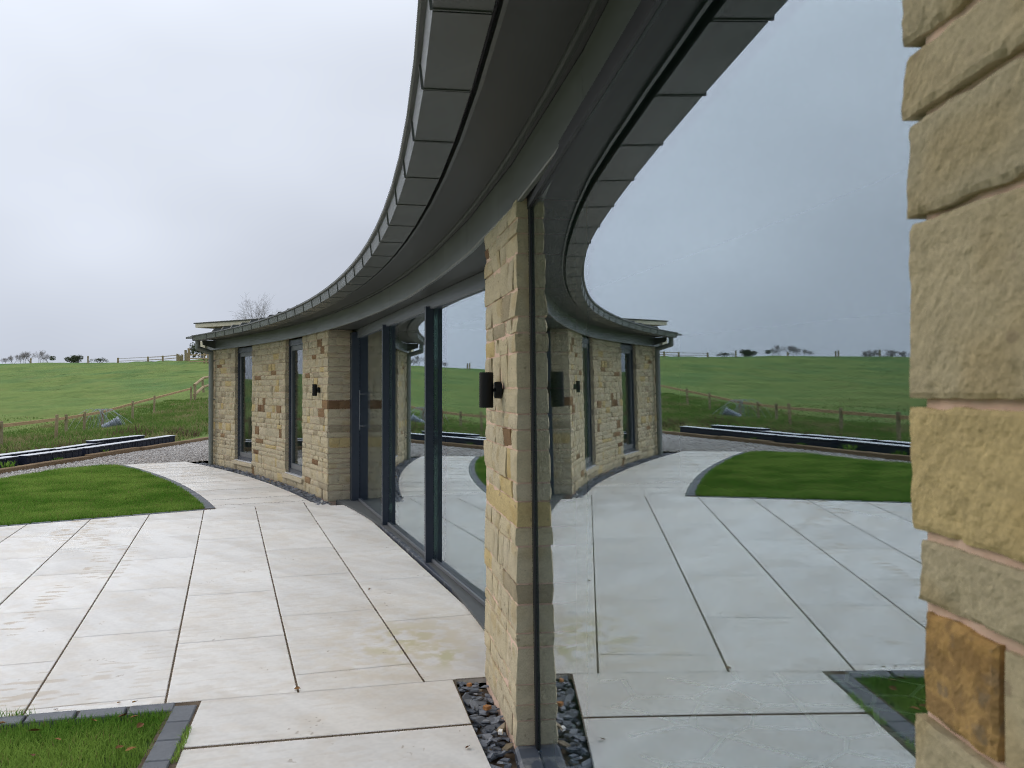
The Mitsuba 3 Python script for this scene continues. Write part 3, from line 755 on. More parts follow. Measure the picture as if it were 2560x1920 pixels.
for (a, b, z0, z1, bk) in stones:
    nu = 4 if b - a > .22 else 3
    m = stone_block(wing_map, a, b, z0, z1, bk, wr, nu, 3, rough=.0062, bev=.006, jag=.003)
    kd = kind_of(wr, .004)
    if any(a - .01 < bu_ < b + .01 and z0 - .006 < bz_ < z1 + .006 for bu_, bz_ in browns): kd = 1
    built.append(((b - a) * (z1 - z0) / (9 + a), orient(m, wing_out), wr.random(), kd + .5))
built.sort(key=lambda q: -q[0])
for s, m, a, b in built[:300]: put(WING + '__stone', m, 'm_stone', uv=uvc(m, a, b))
rest = built[300:]
if rest:
    put(WING + '__small_stones', cat([q[1] for q in rest]), 'm_stone', uv=np.vstack([uvc(q[1], q[2], q[3]) for q in rest]), kind='stuff')
# pier side facing the glass doors: returns of the corner courses
RA = pol(WR, W0)[:2]; e_r = (RA - np.array([CX, CY])); e_r /= np.linalg.norm(e_r)
def ret_map(u, d, z):
    t_ = np.array([e_r[1], -e_r[0]])     # towards the camera
    return np.c_[RA + np.outer(u, e_r) + np.outer(d, t_), z]
ret_out = np.array([e_r[1], -e_r[0], 0])
for ci in range(len(zc) - 1):
    z0, z1 = zc[ci] + .003, zc[ci + 1] - .003
    cut = wr.choice([.34, .12, .16, .20]); cuts = [.016, cut, .34] if cut < .3 else [.016, .34]
    kd = 1 if z0 < 1.24 < z1 else kind_of(wr, 0.0)
    for k in range(len(cuts) - 1):
        m = stone_block(ret_map, cuts[k] + .002, cuts[k + 1] - .002, z0, z1, -0.001, wr, 4, 3, rough=.004, bev=.004, jag=.002, proud=.008)
        mm = orient(m, ret_out); put(H + '__wing_return__stone', mm, 'm_stone', uv=uvc(mm, wr.random(), kd + .5))
# slit windows
for wi, (a, b) in enumerate(wins):
    WN = num(H + '__slit_window')
    tag(WN, ['slit window nearer the glass doors', 'slit window nearer the downpipe'][wi])
    pa, pb = wing_map(np.array([a]), np.array([0.0]), np.array([0]))[0], wing_map(np.array([b]), np.array([0.0]), np.array([0]))[0]
    L = np.linalg.norm(pb - pa); ex = (pb - pa) / L; ey = np.array([ex[1], -ex[0], 0]); ey = ey if ey[0] < 0 else -ey
    fm = lambda m: frame_map(m, pa, ex, ey)
    z0, z1, fw = .175, 2.215, .062
    frame = [boxm(.004, fw, -.15, -.055, z0, z1), boxm(L - fw, L - .004, -.15, -.055, z0, z1), boxm(fw, L - fw, -.15, -.055, z1 - fw - .03, z1), boxm(fw, L - fw, -.15, -.055, z0, z0 + .07)]
    put(WN + '__frame', cat([fm(q) for q in frame]), 'm_navy')
    sash = [boxm(fw, fw + .05, -.135, -.075, z0 + .07, z1 - fw - .03), boxm(L - fw - .05, L - fw, -.135, -.075, z0 + .07, z1 - fw - .03), boxm(fw + .05, L - fw - .05, -.135, -.075, z0 + .07, z0 + .15), boxm(fw + .05, L - fw - .05, -.135, -.075, z1 - fw - .10, z1 - fw - .03)]
    put(WN + '__sash', cat([fm(q) for q in sash]), 'm_greyframe')
    put(WN + '__pane', fm(trimesh.Trimesh([[fw + .05, -.10, z0 + .15], [L - fw - .05, -.10, z0 + .15], [L - fw - .05, -.10, z1 - fw - .10], [fw + .05, -.10, z1 - fw - .10]], [[0, 1, 2], [0, 2, 3]], process=False)), 'm_glass')
    put(WN + '__drip_sill', fm(boxm(.004, L - .004, -.055, .004, .172, .186, .003)), 'm_alu')
    put(WN + '__stone_sill', fm(boxm(-.09, L + .05, -.20, .038, .108, .170, .006)), 'm_stone', uv=None)
    k = WN + '__stone_sill'; mm = fm(boxm(-.09, L + .05, -.20, .038, .108, .170, .006)); scene[k] = mikit.ply(mm, 'm_stone', uv=uvc(mm, .5, 3.5))
    put(WN + '__curtain', fm(boxm(fw + .02, L * .62, -.36, -.33, z0, z1)), 'm_cream')

# --- picture window between the pillars: big double glazed pane, bowed a few millimetres by the wind
GN, GD = np.array([math.cos(math.radians(6.575)), math.sin(math.radians(6.5463))]), None
GD = np.array([-GN[1], GN[0]])
WINW = H + '__picture_window'
tag(WINW, 'tall frameless fixed window reflecting sky, wing and lawns')
def gpt(s, z, extra=0.0):
    nn = 0.4852 - np.where(np.asarray(s) < 2.3, 0.0098, -0.008) * (np.asarray(s) - 2.3) ** 2 / 2 - 0.0130 * (z - EYE) + extra
    return np.c_[np.outer(nn, GN) + np.outer(s, GD), z] if np.ndim(s) == 0 else np.c_[nn[:, None] * GN + s[:, None] * GD, z]
def pane_grid(s0, s1, z0, z1, ns, extra):
    s = np.linspace(s0, s1, ns); S, Z = np.meshgrid(s, np.array([z0, z1]))
    v = gpt(S.ravel(), Z.ravel(), extra); i = np.arange(ns - 1)
    return trimesh.Trimesh(v, np.vstack([np.c_[i, i + ns, i + ns + 1], np.c_[i, i + ns + 1, i + 1]]), process=False)
put(WINW + '__pane', pane_grid(0.45, 3.60, -0.01, 2.26, 60, 0.0), 'm_glass', smooth=True)
put(WINW + '__inner_pane', pane_grid(0.45, 3.60, -0.01, 2.26, 60, 0.024), 'm_inner_glass', smooth=True)
def gbox(s0, s1, n0, n1, z0, z1, bev=0.0):
    m = boxm(s0, s1, n0, n1, z0, z1, bev)
    v = np.array(m.vertices); w = np.c_[v[:, 1:2] * GN + v[:, :1] * GD, v[:, 2]]
    f = np.array(m.faces)[:, ::-1]
    return trimesh.Trimesh(w, f, process=False)
gk = boxm(3.50, 3.543, 0, 1, .003, 2.234); gv = np.array(gk.vertices)
gn = np.array([gpt(3.52, z)[0, :2] @ GN for z in gv[:, 2]]); nn_ = gn - np.where(gv[:, 1] > .5, .0008, .0095)
put(WINW + '__gasket', trimesh.Trimesh(np.c_[nn_[:, None] * GN + gv[:, :1] * GD, gv[:, 2]], np.array(gk.faces)[:, ::-1], process=False), 'm_gasket')
hs = np.linspace(.6, 3.546, 30)
hv = np.vstack([gpt(hs, np.full(30, zz), ee) for zz, ee in ((2.188, -.013), (2.188, -.001), (2.236, -.001), (2.236, -.013))])
hf = np.vstack([np.vstack([np.c_[a * 30 + np.arange(29), a * 30 + np.arange(1, 30), b * 30 + np.arange(1, 30)], np.c_[a * 30 + np.arange(29), b * 30 + np.arange(1, 30), b * 30 + np.arange(29)]]) for a, b in ((0, 1), (1, 2), (2, 3), (3, 0))])
put(WINW + '__head', (hv, hf), 'm_gasket')
put(WINW + '__sill', gbox(0.7, 3.553, .418, .515, -.06, .004, .012), 'm_sill', label='scuffed dark metal window sill')

# --- glass doors: three panes between fin posts
aD = math.radians(18.0)
DN, DD = np.array([math.cos(aD), math.sin(aD)]), np.array([-math.sin(aD), math.cos(aD)])
def dbox(s0, s1, n0, n1, z0, z1, bev=0.0):
    m = boxm(s0, s1, n0, n1, z0, z1, bev); v = np.array(m.vertices)
    return trimesh.Trimesh(np.c_[v[:, 1:2] * DN + v[:, :1] * DD, v[:, 2]], np.array(m.faces)[:, ::-1], process=False)
DOOR = H + '__glass_doors'
tag(DOOR, 'wall of three large glass door panes in dark navy frames')
put(DOOR + '__sill', dbox(4.70, 11.62, 1.545, 1.66, -.04, .018, .004), 'm_sill')
put(DOOR + '__bottom_rail', dbox(4.70, 11.60, 1.616, 1.633, .019, .05, .003), 'm_greyframe')
put(DOOR + '__head', dbox(4.70, 11.60, 1.600, 1.634, 2.125, 2.234, .004), 'm_greyframe')
posts = [5.0, 7.135, 9.258, 11.42]
for k in (1, 2):
    P_ = put(DOOR + '__post', dbox(posts[k] - .035, posts[k] + .055, 1.66, 1.73, .02, 2.23, .002), 'm_navy')
    put(P_ + '__fin', dbox(posts[k] - .004, posts[k] + .048, 1.565, 1.634, -.008, 2.145, .002), 'm_navy')
put(DOOR + '__jamb', dbox(11.40, 11.62, 1.53, 1.632, .019, 2.2, .002), 'm_navy')
put(DOOR + '__jamb', dbox(4.80, 4.90, 1.57, 1.632, .019, 2.2, .002), 'm_navy')
for k in range(3):
    s0, s1 = (4.75, posts[1], posts[2])[k] + (.02 if k else 0), posts[k + 1] + .02 - (0 if k < 2 else -.1)
    for extra, mat, nm in ((0, 'm_glass', '__pane'), (.022, 'm_inner_glass', '__inner_pane')):
        q = np.array([[s0, 1.635 + extra, .03], [s1, 1.635 + extra, .03], [s1, 1.635 + extra, 2.2], [s0, 1.635 + extra, 2.2]])
        put(DOOR + nm, trimesh.Trimesh(np.c_[q[:, 1:2] * DN + q[:, :1] * DD, q[:, 2]], [[0, 2, 1], [0, 3, 2]], process=False), mat)
hd = [tuple(DN * 1.575 + DD * 11.02) + (z,) for z in (.95, 1.45)]
put(DOOR + '__handle', cat([tube(hd[0], hd[1], .007), tube((*(DN * 1.575 + DD * 11.02), 1.0), (*(DN * 1.634 + DD * 11.02), 1.0), .008), tube((*(DN * 1.575 + DD * 11.02), 1.4), (*(DN * 1.634 + DD * 11.02), 1.4), .008)]), 'm_greyframe')

# --- eaves
pitch = math.degrees(0.571 / (R - 0.43))
EV = H + '__eave'
tag(EV, 'curved overhanging eave clad in grey zinc panels')
t = 7.50 - 8 * pitch
tk = [t]
while tk[-1] + pitch < 36.7: tk.append(tk[-1] + pitch)
tk[-1] = 36.62
backs = np.r_[tk]
put(EV, sweep([(-.425, 2.388), (-.292, 2.388), (-.292, 2.436), (-.245, 2.436), (-.245, 2.455), (-.425, 2.462)], backs), 'm_gasket')
for k in range(len(tk) - 1):
    a, b = tk[k], tk[k + 1]; g = .0085 * DEG
    m = sweep([(-.432, 2.380), (-.285, 2.380), (-.283, 2.386), (-.283, 2.398), (-.290, 2.398), (-.290, 2.387), (-.426, 2.387), (-.434, 2.458), (-.441, 2.458)], [a + g, b - g])
    P_ = put(EV + '__panel', m, 'm_zinc')
    put(P_ + '__seam', sweep([(-.4395, 2.3765), (-.287, 2.3765), (-.287, 2.3845), (-.431, 2.3845), (-.438, 2.452), (-.4475, 2.452)], [b - .0135 * DEG, b - .0075 * DEG]), 'm_zinc')
put(EV + '__lip', sweep([(-.462, 2.462), (-.455, 2.458), (-.33, 2.466), (-.33, 2.482), (-.462, 2.478)], tk), 'm_zinc')
put(EV + '__soffit', sweep([(-.250, 2.406), (0.002, 2.406), (0.002, 2.434), (-.250, 2.434)], tk), 'm_shaded_soffit')
put(EV + '__edge_trim', sweep([(-.262, 2.392), (-.250, 2.392), (-.250, 2.432), (-.262, 2.432)], tk), 'm_zinc')
put(EV + '__inner_trim', sweep([(-.046, 2.394), (-.036, 2.394), (-.020, 2.402), (-.020, 2.405), (-.046, 2.405)], tk), 'm_zinc')
put(EV + '__end_plate', sweep([(-.25, 2.40), (-.012, 2.40), (-.012, 2.245), (-.235, 2.31)], [36.60, 36.68]), 'm_zinc')
FA = H + '__fascia'
tag(FA, 'smooth grey metal band under the eave')
t = 37.55; fp = math.degrees(1.245 / R); fl = [t]
while fl[-1] > -1: fl.append(fl[-1] - fp)
for k in range(len(fl) - 1):
    g = .0012 * DEG
    put(FA + '__panel', sweep([(0.0, 2.222), (.004, 2.218), (.022, 2.218), (.022, 2.401), (0.0, 2.401)], [fl[k + 1] + g, fl[k] - g]), 'm_fascia')
tt = np.array(fl[::-1])
put(H + '__door_soffit', sweep([(.022, 2.236), (1.3, 2.236), (1.3, 2.40), (.022, 2.40)], tt), 'm_shaded_soffit')
# roof: low curved metal roof with standing seams and a raised flat part
rt = np.linspace(-1.0, 37.6, 70)
RF = H + '__roof'
put(RF, sweep([(-.40, 2.478), (6.0, 2.89), (6.0, 2.80), (-.40, 2.44)], rt), 'm_zinc', label='low metal roof with standing seams')
for k in range(len(tk) - 1):
    if tk[k] < 15: continue
    put(RF + '__seam', sweep([(-.36, 2.483), (4.2, 2.776), (4.2, 2.835), (-.30, 2.565)], [tk[k] - .02 * DEG, tk[k] + .02 * DEG]), 'm_zinc')
UP = H + '__upper_roof'
A_, B_ = np.array([-6.87, 19.0]), np.array([-5.0, 17.75]); dv = np.array([4.2, 5.2])
put(UP, slab_from_poly([A_, A_ + dv, B_ + dv, B_], 2.80, 2.885, .004), 'm_cream', label='raised flat roof with pale edge board')
put(UP + '__covering', slab_from_poly([A_ - [.05, -.02], A_ + dv, B_ + dv, B_ + [.02, -.06]], 2.887, 2.91, .004), 'm_zinc')
ins = np.array([0.36, 0.10])
put(UP + '__upstand', slab_from_poly([A_ + ins, A_ + ins + dv, B_ + ins + dv, B_ + ins], 2.40, 2.798, .002), 'm_zinc')
put(H + '__verge_board', sweep([(-.03, 2.225), (5.5, 2.225), (5.5, 2.42), (-.03, 2.42)], [37.6, 38.25]), 'm_cream')
# shell of the rooms behind the glass
put(H + '__floor', sweep([(.16, -.06), (6, -.06), (6, .02), (.16, .02)], np.linspace(-1, 37, 40)), 'm_floor')
put(H + '__back_wall', sweep([(5.6, 0), (5.8, 0), (5.8, 2.8), (5.6, 2.8)], np.linspace(-1, 37.4, 40)), 'm_wall')
for t_ in (-1.0, 25.02, 37.2):
    put(H + '__cross_wall', sweep([(.36, 0), (5.7, 0), (5.7, 2.7), (.36, 2.45)], [t_, t_ + .2]), 'm_wall')
put(H + '__ceiling', sweep([(.40, 2.30), (5.7, 2.30), (5.7, 2.34), (.40, 2.34)], np.linspace(-1, 37, 40)), 'm_wall')
rug = flat_poly(Polygon([(0.62, 2.2), (3.0, 2.5), (2.7, 4.6), (0.42, 4.3)]), 0.026)
put('patterned_rug', rug, 'm_rug', label='dark rug with pale cell pattern on the floor behind the picture window', cat='rug')
# downpipe
DP = H + '__downpipe'
pp = [pol(-.035, 36.95, 0.0), pol(-.035, 36.95, 2.14), pol(-.19, 37.05, 2.225), pol(-.26, 37.1, 2.25), pol(-.26, 37.1, 2.385)]
pp = [pol(-.03, 36.93, 0.0), pol(-.03, 36.93, 2.17), pol(-.30, 36.85, 2.25), pol(-.30, 36.85, 2.385)]
put(DP, polytube(pp, .046, 14), 'm_pipe', smooth=40, label='grey metal downpipe at the far end of the wing')
for z in (0.45, 1.25, 2.0):
    put(DP + '__bracket', cat([tube(pol(-.03, 36.93, z), pol(-.03, 36.93, z + .03), .052, n=14), tube(pol(-.03, 36.93, z + .015), pol(WR, 36.93, z + .015), .012)]), 'm_pipe')

# ------------------------------------------------------------------ wall lamps
def wall_lamp(base, out, label):
    k = thing('wall_lamp', label, 'wall lamp', 'up and down wall lamps on the stonework')
    base, out = np.array(base), np.array(out)
    c = base + out * 0.060
    put(k + '__body', cat([tube(c + [0, 0, -.076], c + [0, 0, .076], .0315, n=28)]), 'm_black', smooth=40)
    put(k + '__rim', cat([tube(c + [0, 0, -.079], c + [0, 0, -.0765], .0298, n=28), tube(c + [0, 0, .0765], c + [0, 0, .079], .0298, n=28)]), 'm_gasket', smooth=40)
    put(k + '__back_plate', tube(base + out * -.006, base + out * .022, .039, .037, n=24), 'm_black', smooth=40)
    put(k + '__arm', tube(base + out * .02, c, .008, n=10), 'm_black', smooth=40)
lb = PA + (PB - PA) * 0.40
wall_lamp([*(lb + pout[:2] * .012), 1.45], pout, 'black cylinder wall lamp on the pillar beside the picture window')
lq = wing_map(np.array([wu(25.80)]), np.array([.010]), np.array([1.45]))[0]
wall_lamp(lq, wing_out, 'black cylinder wall lamp on the far stone wing between window and corner')

# ------------------------------------------------------------------ timber edging and stacked channels along the gravel
tr = np.random.default_rng(9)
edge_lab = ['timber edging log far left of the view, %s from the end' % w for w in ('first', 'second', 'third', 'fourth')] + ['timber edging log in front of the first channel gap', 'timber edging log below the third channel from the left', 'timber edging log below the front channel nearest the house', 'timber edging log reaching behind the downpipe and stone wing']
ycut = [5.2, 7.7, 10.1, 12.5, 15.2, 18.7, 21.2, 23.9, 27.2]
xl = lambda y: -9.06 + (0.08 if y > 22 else 0)
for k in range(len(ycut) - 1):
    a, b = ycut[k] + .02, ycut[k + 1] - .02
    m = boxm(-.075, .075, 0, b - a, 0, .135, .012)
    m = m.subdivide().subdivide(); vv = np.array(m.vertices); vv[:, 2] += (meshkit.fbm(vv * 3 + k * 7, 3) - .5) * .03; vv[:, 0] += (meshkit.fbm(vv * 4 + 50 + k, 3) - .5) * .03; m.vertices = vv
    m.apply_transform(trimesh.transformations.rotation_matrix(tr.normal(0, .008), [0, 0, 1])); m.apply_translation([xl((a + b) / 2) + tr.normal(0, .02), a, -.075 + tr.uniform(-.012, .012)])
    put('timber_edging', m, 'm_sleeper', uv=uvc(m, tr.random(), 0), label=edge_lab[k], cat='timber edging', group='edging logs along the gravel')
def channel(x, y, L, rotz, z, label, tilt=0.0):
    k = thing('drainage_channel', label, 'drainage channel', 'drainage channels stored beside the gravel')
    M = trimesh.transformations.translation_matrix([x, y, z]) @ trimesh.transformations.rotation_matrix(rotz, [0, 0, 1]) @ trimesh.transformations.rotation_matrix(tilt, [1, 0, 0])
    w, h = .10, .185
    body = [boxm(-w + .01, w - .01, 0, L, 0, h - .03, .012)]
    n = int(L / .25)
    body += [boxm(-w, w, (j + .5) * L / n - .012, (j + .5) * L / n + .012, .01, h - .032, .004) for j in range(n)]
    b = cat(body); b.apply_transform(M); put(k + '__body', b, 'm_channel')
    g = boxm(-w - .004, w + .004, 0, L, h - .010, h, .003); g.apply_transform(M)
    put(k + '__steel_top', g, 'm_steel')
    g = boxm(-w - .008, w + .008, 0, L, h - .036, h - .0105, .004); g.apply_transform(M)
    put(k + '__lip', g, 'm_channel')
    nb = int(L / 0.5)
    for j in range(nb):
        sl_ = boxm(-w - .008, w + .008, (j + 1) * L / (nb + 1) - .006, (j + 1) * L / (nb + 1) + .006, h - .036, h + .002); sl_.apply_transform(M)
        put(k + '__joint', sl_, 'm_alu')
chs = [(-9.33, 14.2, 2.28, .02, 0, 'front row section ending just left of the first gap'), (-9.29, 16.62, 2.02, -.03, 0, 'front row section between the first and second gap'), (-9.22, 18.78, 2.55, .02, 0, 'front row section third from the left'),
       (-9.28, 21.4, 2.72, .03, 0, 'long front row section nearest the house end'), (-9.32, 11.75, 2.3, 0.0, 0, 'front row section near the left edge of the view'), (-9.34, 9.3, 2.3, 0.0, 0, 'front row section seen only in the window reflection'),
       (-9.66, 15.9, 2.45, .0, .02, 'back row section near the left edge of the view'), (-9.70, 18.45, 2.4, .05, .0, 'back row section with a dull top'), (-9.82, 20.4, 2.6, -.035, .06, 'back row section lying askew on top of the row'),
       (-9.68, 13.3, 2.4, .01, 0.02, 'back row section left of the view'), (-9.70, 10.7, 2.4, 0.0, 0.02, 'back row section furthest left in the reflection')]
for x, y, L, rz, z, d in chs:
    channel(x, y, L, rz, z + .025, 'dark steel topped channel, ' + d)

# ------------------------------------------------------------------ fences
def tz(x, y): return float(terrain_z(np.array([[x, y]]))[0])
def add_post(key, x, y, h, w, lean=(0, 0), mat='m_wood', sink=.25, rnd=False):
    z = tz(x, y)
    if rnd: m = tube((x, y, z - sink), (x + lean[0], y + lean[1], z + h), w / 2, n=10)
    else:
        m = boxm(-w / 2, w / 2, -w / 2, w / 2, -sink, h, .008); vv = np.array(m.vertices); vv[:, :2] += np.outer((vv[:, 2]) / h, lean); m.vertices = vv; m.apply_translation([x, y, z])
    return put(key, m, mat, uv=uvc(m, tr.random(), 0))
def rail(key, p0, p1, h, t_, mat):
    p0, p1 = np.array(p0), np.array(p1); d = p1 - p0; L = np.linalg.norm(d); d = d / L
    side = np.cross(d, [0, 0, 1]); side /= np.linalg.norm(side); up = np.cross(side, d)
    m = frame_map(boxm(0, L, -t_ / 2, t_ / 2, -h / 2, h / 2), p0, d, side, up)
    put(key, m, mat, uv=uvc(m, tr.random(), 0))
FE = thing('field_fence', 'low timber fence with one brown rail running up the field behind the gravel', 'fence')
line = [(-11.2, 10.5), (-11.9, 15), (-12.4, 19), (-13.0, 22.3), (-14.5, 28.5), (-15.05, 32.2), (-15.15, 35.0), (-16.3, 44.5)]
hts = [.74, .74, .74, .74, .80, .80, .76, .78]
tops = []
for (x, y), h in zip(line, hts):
    add_post(FE + '__post', x, y, h, .075); tops.append(np.array([x - .03, y, tz(x, y) + h - .13]))
for (x, y, h) in ((-14.75, 30.2, .78), (-15.2, 37.2, .80), (-12.75, 24.5, .74)): add_post(FE + '__post', x, y, h, .07, lean=(.03, 0))
for k in range(len(tops) - 1): rail(FE + '__rail', tops[k], tops[k + 1], .09, .035, 'm_rail')
LF = thing('log_fence', 'round log fence with two pale rails beside the far end of the house', 'fence')
lf = [(-16.25, 44.9), (-17.3, 49.2), (-18.4, 53.5), (-19.6, 58)]
lt = []
for i, (x, y) in enumerate(lf):
    add_post(LF + '__post', x, y, .85, .14, lean=(-.10 if i == 1 else 0, 0), rnd=True); lt.append(np.array([x, y, tz(x, y)]))
for k in range(len(lt) - 1):
    for hh in (.80, .30):
        m = tube(lt[k] + [0, -.1, hh], lt[k + 1] + [0, -.1, hh], .075, .07, n=10); put(LF + '__rail', m, 'm_wood', smooth=40, uv=uvc(m, .85, 0))
# fence on the skyline
SK = thing('ridge_fence', 'grey timber post and rail fence along the skyline ending in a gate', 'fence')
def at(u, y): return ((u - 1280) / 2190 * y, y)
sp = [(295, 95, .60), (370, 94, .58), (407, 93, .60), (443, 92, .75)]
st_ = []
for u, y, h in sp:
    x, y = at(u, y); add_post(SK + '__post', x, y, h, .15); st_.append(np.array([x, y, tz(x, y)]))
for k in range(len(st_) - 1):
    for hh in (.50, .22):
        rail(SK + '__rail', st_[k] + [0, -.08, hh], st_[k + 1] + [0, -.08, hh + (.1 if k == 2 else 0)], .07 if k else .045, .04, 'm_wood')
for i, u in enumerate(np.linspace(445, 457, 6)):
    x, y = at(u, 91); add_post(SK + '__board', x, y, .72 + .08 * math.sin(i * 1.9), .085)
for u, h in ((464, 1.10), (472, 1.28), (468, .8)): x, y = at(u, 90); add_post(SK + '__gate_post', x, y, h, .20)
x0, y0 = at(474, 89); x1, y1 = at(540, 84)
for hh in (.85, .5, .2): rail(SK + '__gate_rail', (x0, y0, tz(x0, y0) + hh), (x1, y1, tz(x1, y1) + hh + .05), .10, .05, 'm_wood')
for u in (511, 520, 530): x, y = at(u, 86.5); add_post(SK + '__gate_post', x, y, 1.0, .14)
for i, (u, h) in enumerate(((220, .85), (77, .55), (-60, .8), (-68, .8), (-190, .9))):
    x, y = at(u, 95); k = add_post('skyline_post', x, y, h, .13)
    tag(k, ['lone dark post on the skyline left of the ridge fence', 'short post on the skyline under the bare trees', 'twin post on the skyline beyond the thorn trees, right one', 'twin post on the skyline beyond the thorn trees, left one', 'single post far left on the skyline seen in the window'][i], 'post')
# coil of fence wire beside a post
WC = thing('wire_coil', 'roll of grey galvanised fence wire leaning against a field fence post', 'wire roll')
wrn = np.random.default_rng(33)
cx_, cy_ = -14.42, 31.6; cz_ = tz(cx_, cy_) + .19
axd = np.array([.75, .1, .40]); axd /= np.linalg.norm(axd)
b1 = np.cross(axd, [0, 1, 0]); b1 /= np.linalg.norm(b1); b2 = np.cross(axd, b1)
segs = []
for j in range(46):
    tpos = (j / 45 - .5) * .62; r0 = .15 + wrn.normal(0, .014); off = wrn.normal(0, .012, 2)
    aa = np.linspace(0, 2 * np.pi, 13) + wrn.uniform(0, 1)
    pts = np.array([cx_, cy_, cz_]) + axd * (tpos + .03 * np.sin(aa))[:, None] + b1 * (r0 * np.cos(aa) + off[0])[:, None] + b2 * (r0 * np.sin(aa) + off[1])[:, None]
    segs += [tube(pts[i], pts[i + 1], .008, n=3) for i in range(12)]
for j in range(26):
    aa = j * 2 * np.pi / 26; pA = np.array([cx_, cy_, cz_]) + b1 * .145 * math.cos(aa) + b2 * .145 * math.sin(aa)
    segs.append(tube(pA - axd * .31, pA + axd * .31, .007, n=3))
put(WC + '__roll', cat(segs), 'm_wire')
segs = []
for j in range(26):
    a0 = np.array([-15.0 + wrn.normal(-.1, .22), 32.0, tz(-15, 32) + .78]); pts = [a0]; d0 = np.array([wrn.normal(-.1, .5), wrn.normal(0, .1), wrn.uniform(.0, .5)])
    for i in range(6): d0 += np.array([wrn.normal(0, .16), 0, -.32]); pts.append(pts[-1] + d0 * .19)
    segs += [tube(pts[i], pts[i + 1], .0055, n=3) for i in range(6)]
put(WC + '__loose_wire', cat(segs), 'm_wire')

# ------------------------------------------------------------------ rough grass on bank and field
gr2 = np.random.default_rng(55)
def field_tufts():
    V, F, U, o = [], [], [], 0
    # bank between channels and fence
    n = 60000; p = np.c_[gr2.uniform(-17.5, -9.55, n), gr2.uniform(9, 46, n)]
    p = p[(p[:, 0] > -17.5)]
    z = terrain_z(p); f1 = meshkit.fbm(np.c_[p * .55, np.zeros(len(p))], 4)
    dx = -9.9 - p[:, 0]
    brown = (f1 > .57) & (dx < 1.6) & (p[:, 1] > 16) & (p[:, 1] < 27)
    strw = (meshkit.fbm(np.c_[p * 1.1 + 40, np.zeros(len(p))], 3) > .64)
    strw |= (p[:, 1] > 25) & (p[:, 0] > -15.5) & (meshkit.fbm(np.c_[p * .7 + 9, np.zeros(len(p))], 3) > .50) & (gr2.random(len(p)) < .3)
    k = np.where(brown, 2.0, np.where(strw, 1.0, 0.0)) * 1.0
    k = np.where((k == 2) & (gr2.random(len(p)) < .35), 0.0, k)
    h = .10 + .10 * f1 + .10 * (p[:, 1] > 22) * (dx < 5) + .14 * brown * gr2.random(len(p))
    m, uv = blades(np.c_[p, z - .03], h, .028, gr2, .9, kinds=k); V.append(m[0]); F.append(m[1] + o); U.append(uv); o += len(m[0])
    n = 16000; y = 12 + 26 * gr2.random(n) ** 1.2; u = gr2.uniform(-330, 640, n); x = (u - 1280) / 2190 * y
    ok = (x < -10.2) | (y > 30); x, y = x[ok], y[ok]
    p = np.c_[x, y]; z = terrain_z(p); strw = meshkit.fbm(np.c_[p * [.8, .45] + 13, np.zeros(len(p))], 4) > .545
    f1 = meshkit.fbm(np.c_[p * [.9, .5], np.zeros(len(p))], 4)
    keep = gr2.random(len(p)) < np.clip((f1 - .32) * 3.2, .12, 1)
    p, z, strw, f1 = p[keep], z[keep], strw[keep], f1[keep]
    m, uv = blades(np.c_[p, z - .02], .05 + .08 * f1, .012 + .0008 * p[:, 1], gr2, 1.1, kinds=strw * 1.0 * (gr2.random(len(p)) < .55)); V.append(m[0]); F.append(m[1] + o); U.append(uv)
    return (np.vstack(V), np.vstack(F)), np.vstack(U)
m, uv = field_tufts()
put('rough_grass', m, 'm_tuft', uv=uv, kind='stuff', label='rough tufted grass on the bank and hillside field')

# weeds growing round the channels
for i, (x, y, s) in enumerate(((-9.16, 15.9, .16), (-9.14, 19.6, .13), (-9.15, 14.4, .14), (-9.12, 17.6, .10))):
    n = 70; c = np.array([x, y, 0.0]); pts = c + gr2.normal(0, 1, (n, 3)) * [s * .35, s * .6, 0] ; pts[:, 2] = gr2.uniform(-.03, s * .7, n)
    m, uv = blades(pts, s * .6, s * .16, gr2, 1.3, kinds=np.zeros(n)); 
    put('weed', m, 'm_lawn', uv=uv, label=['leafy green weed in front of the first channel gap', 'small green weed in front of the third channel', 'leafy weed at the left end of the channels', 'tiny weed against the second channel'][i], cat='weed')

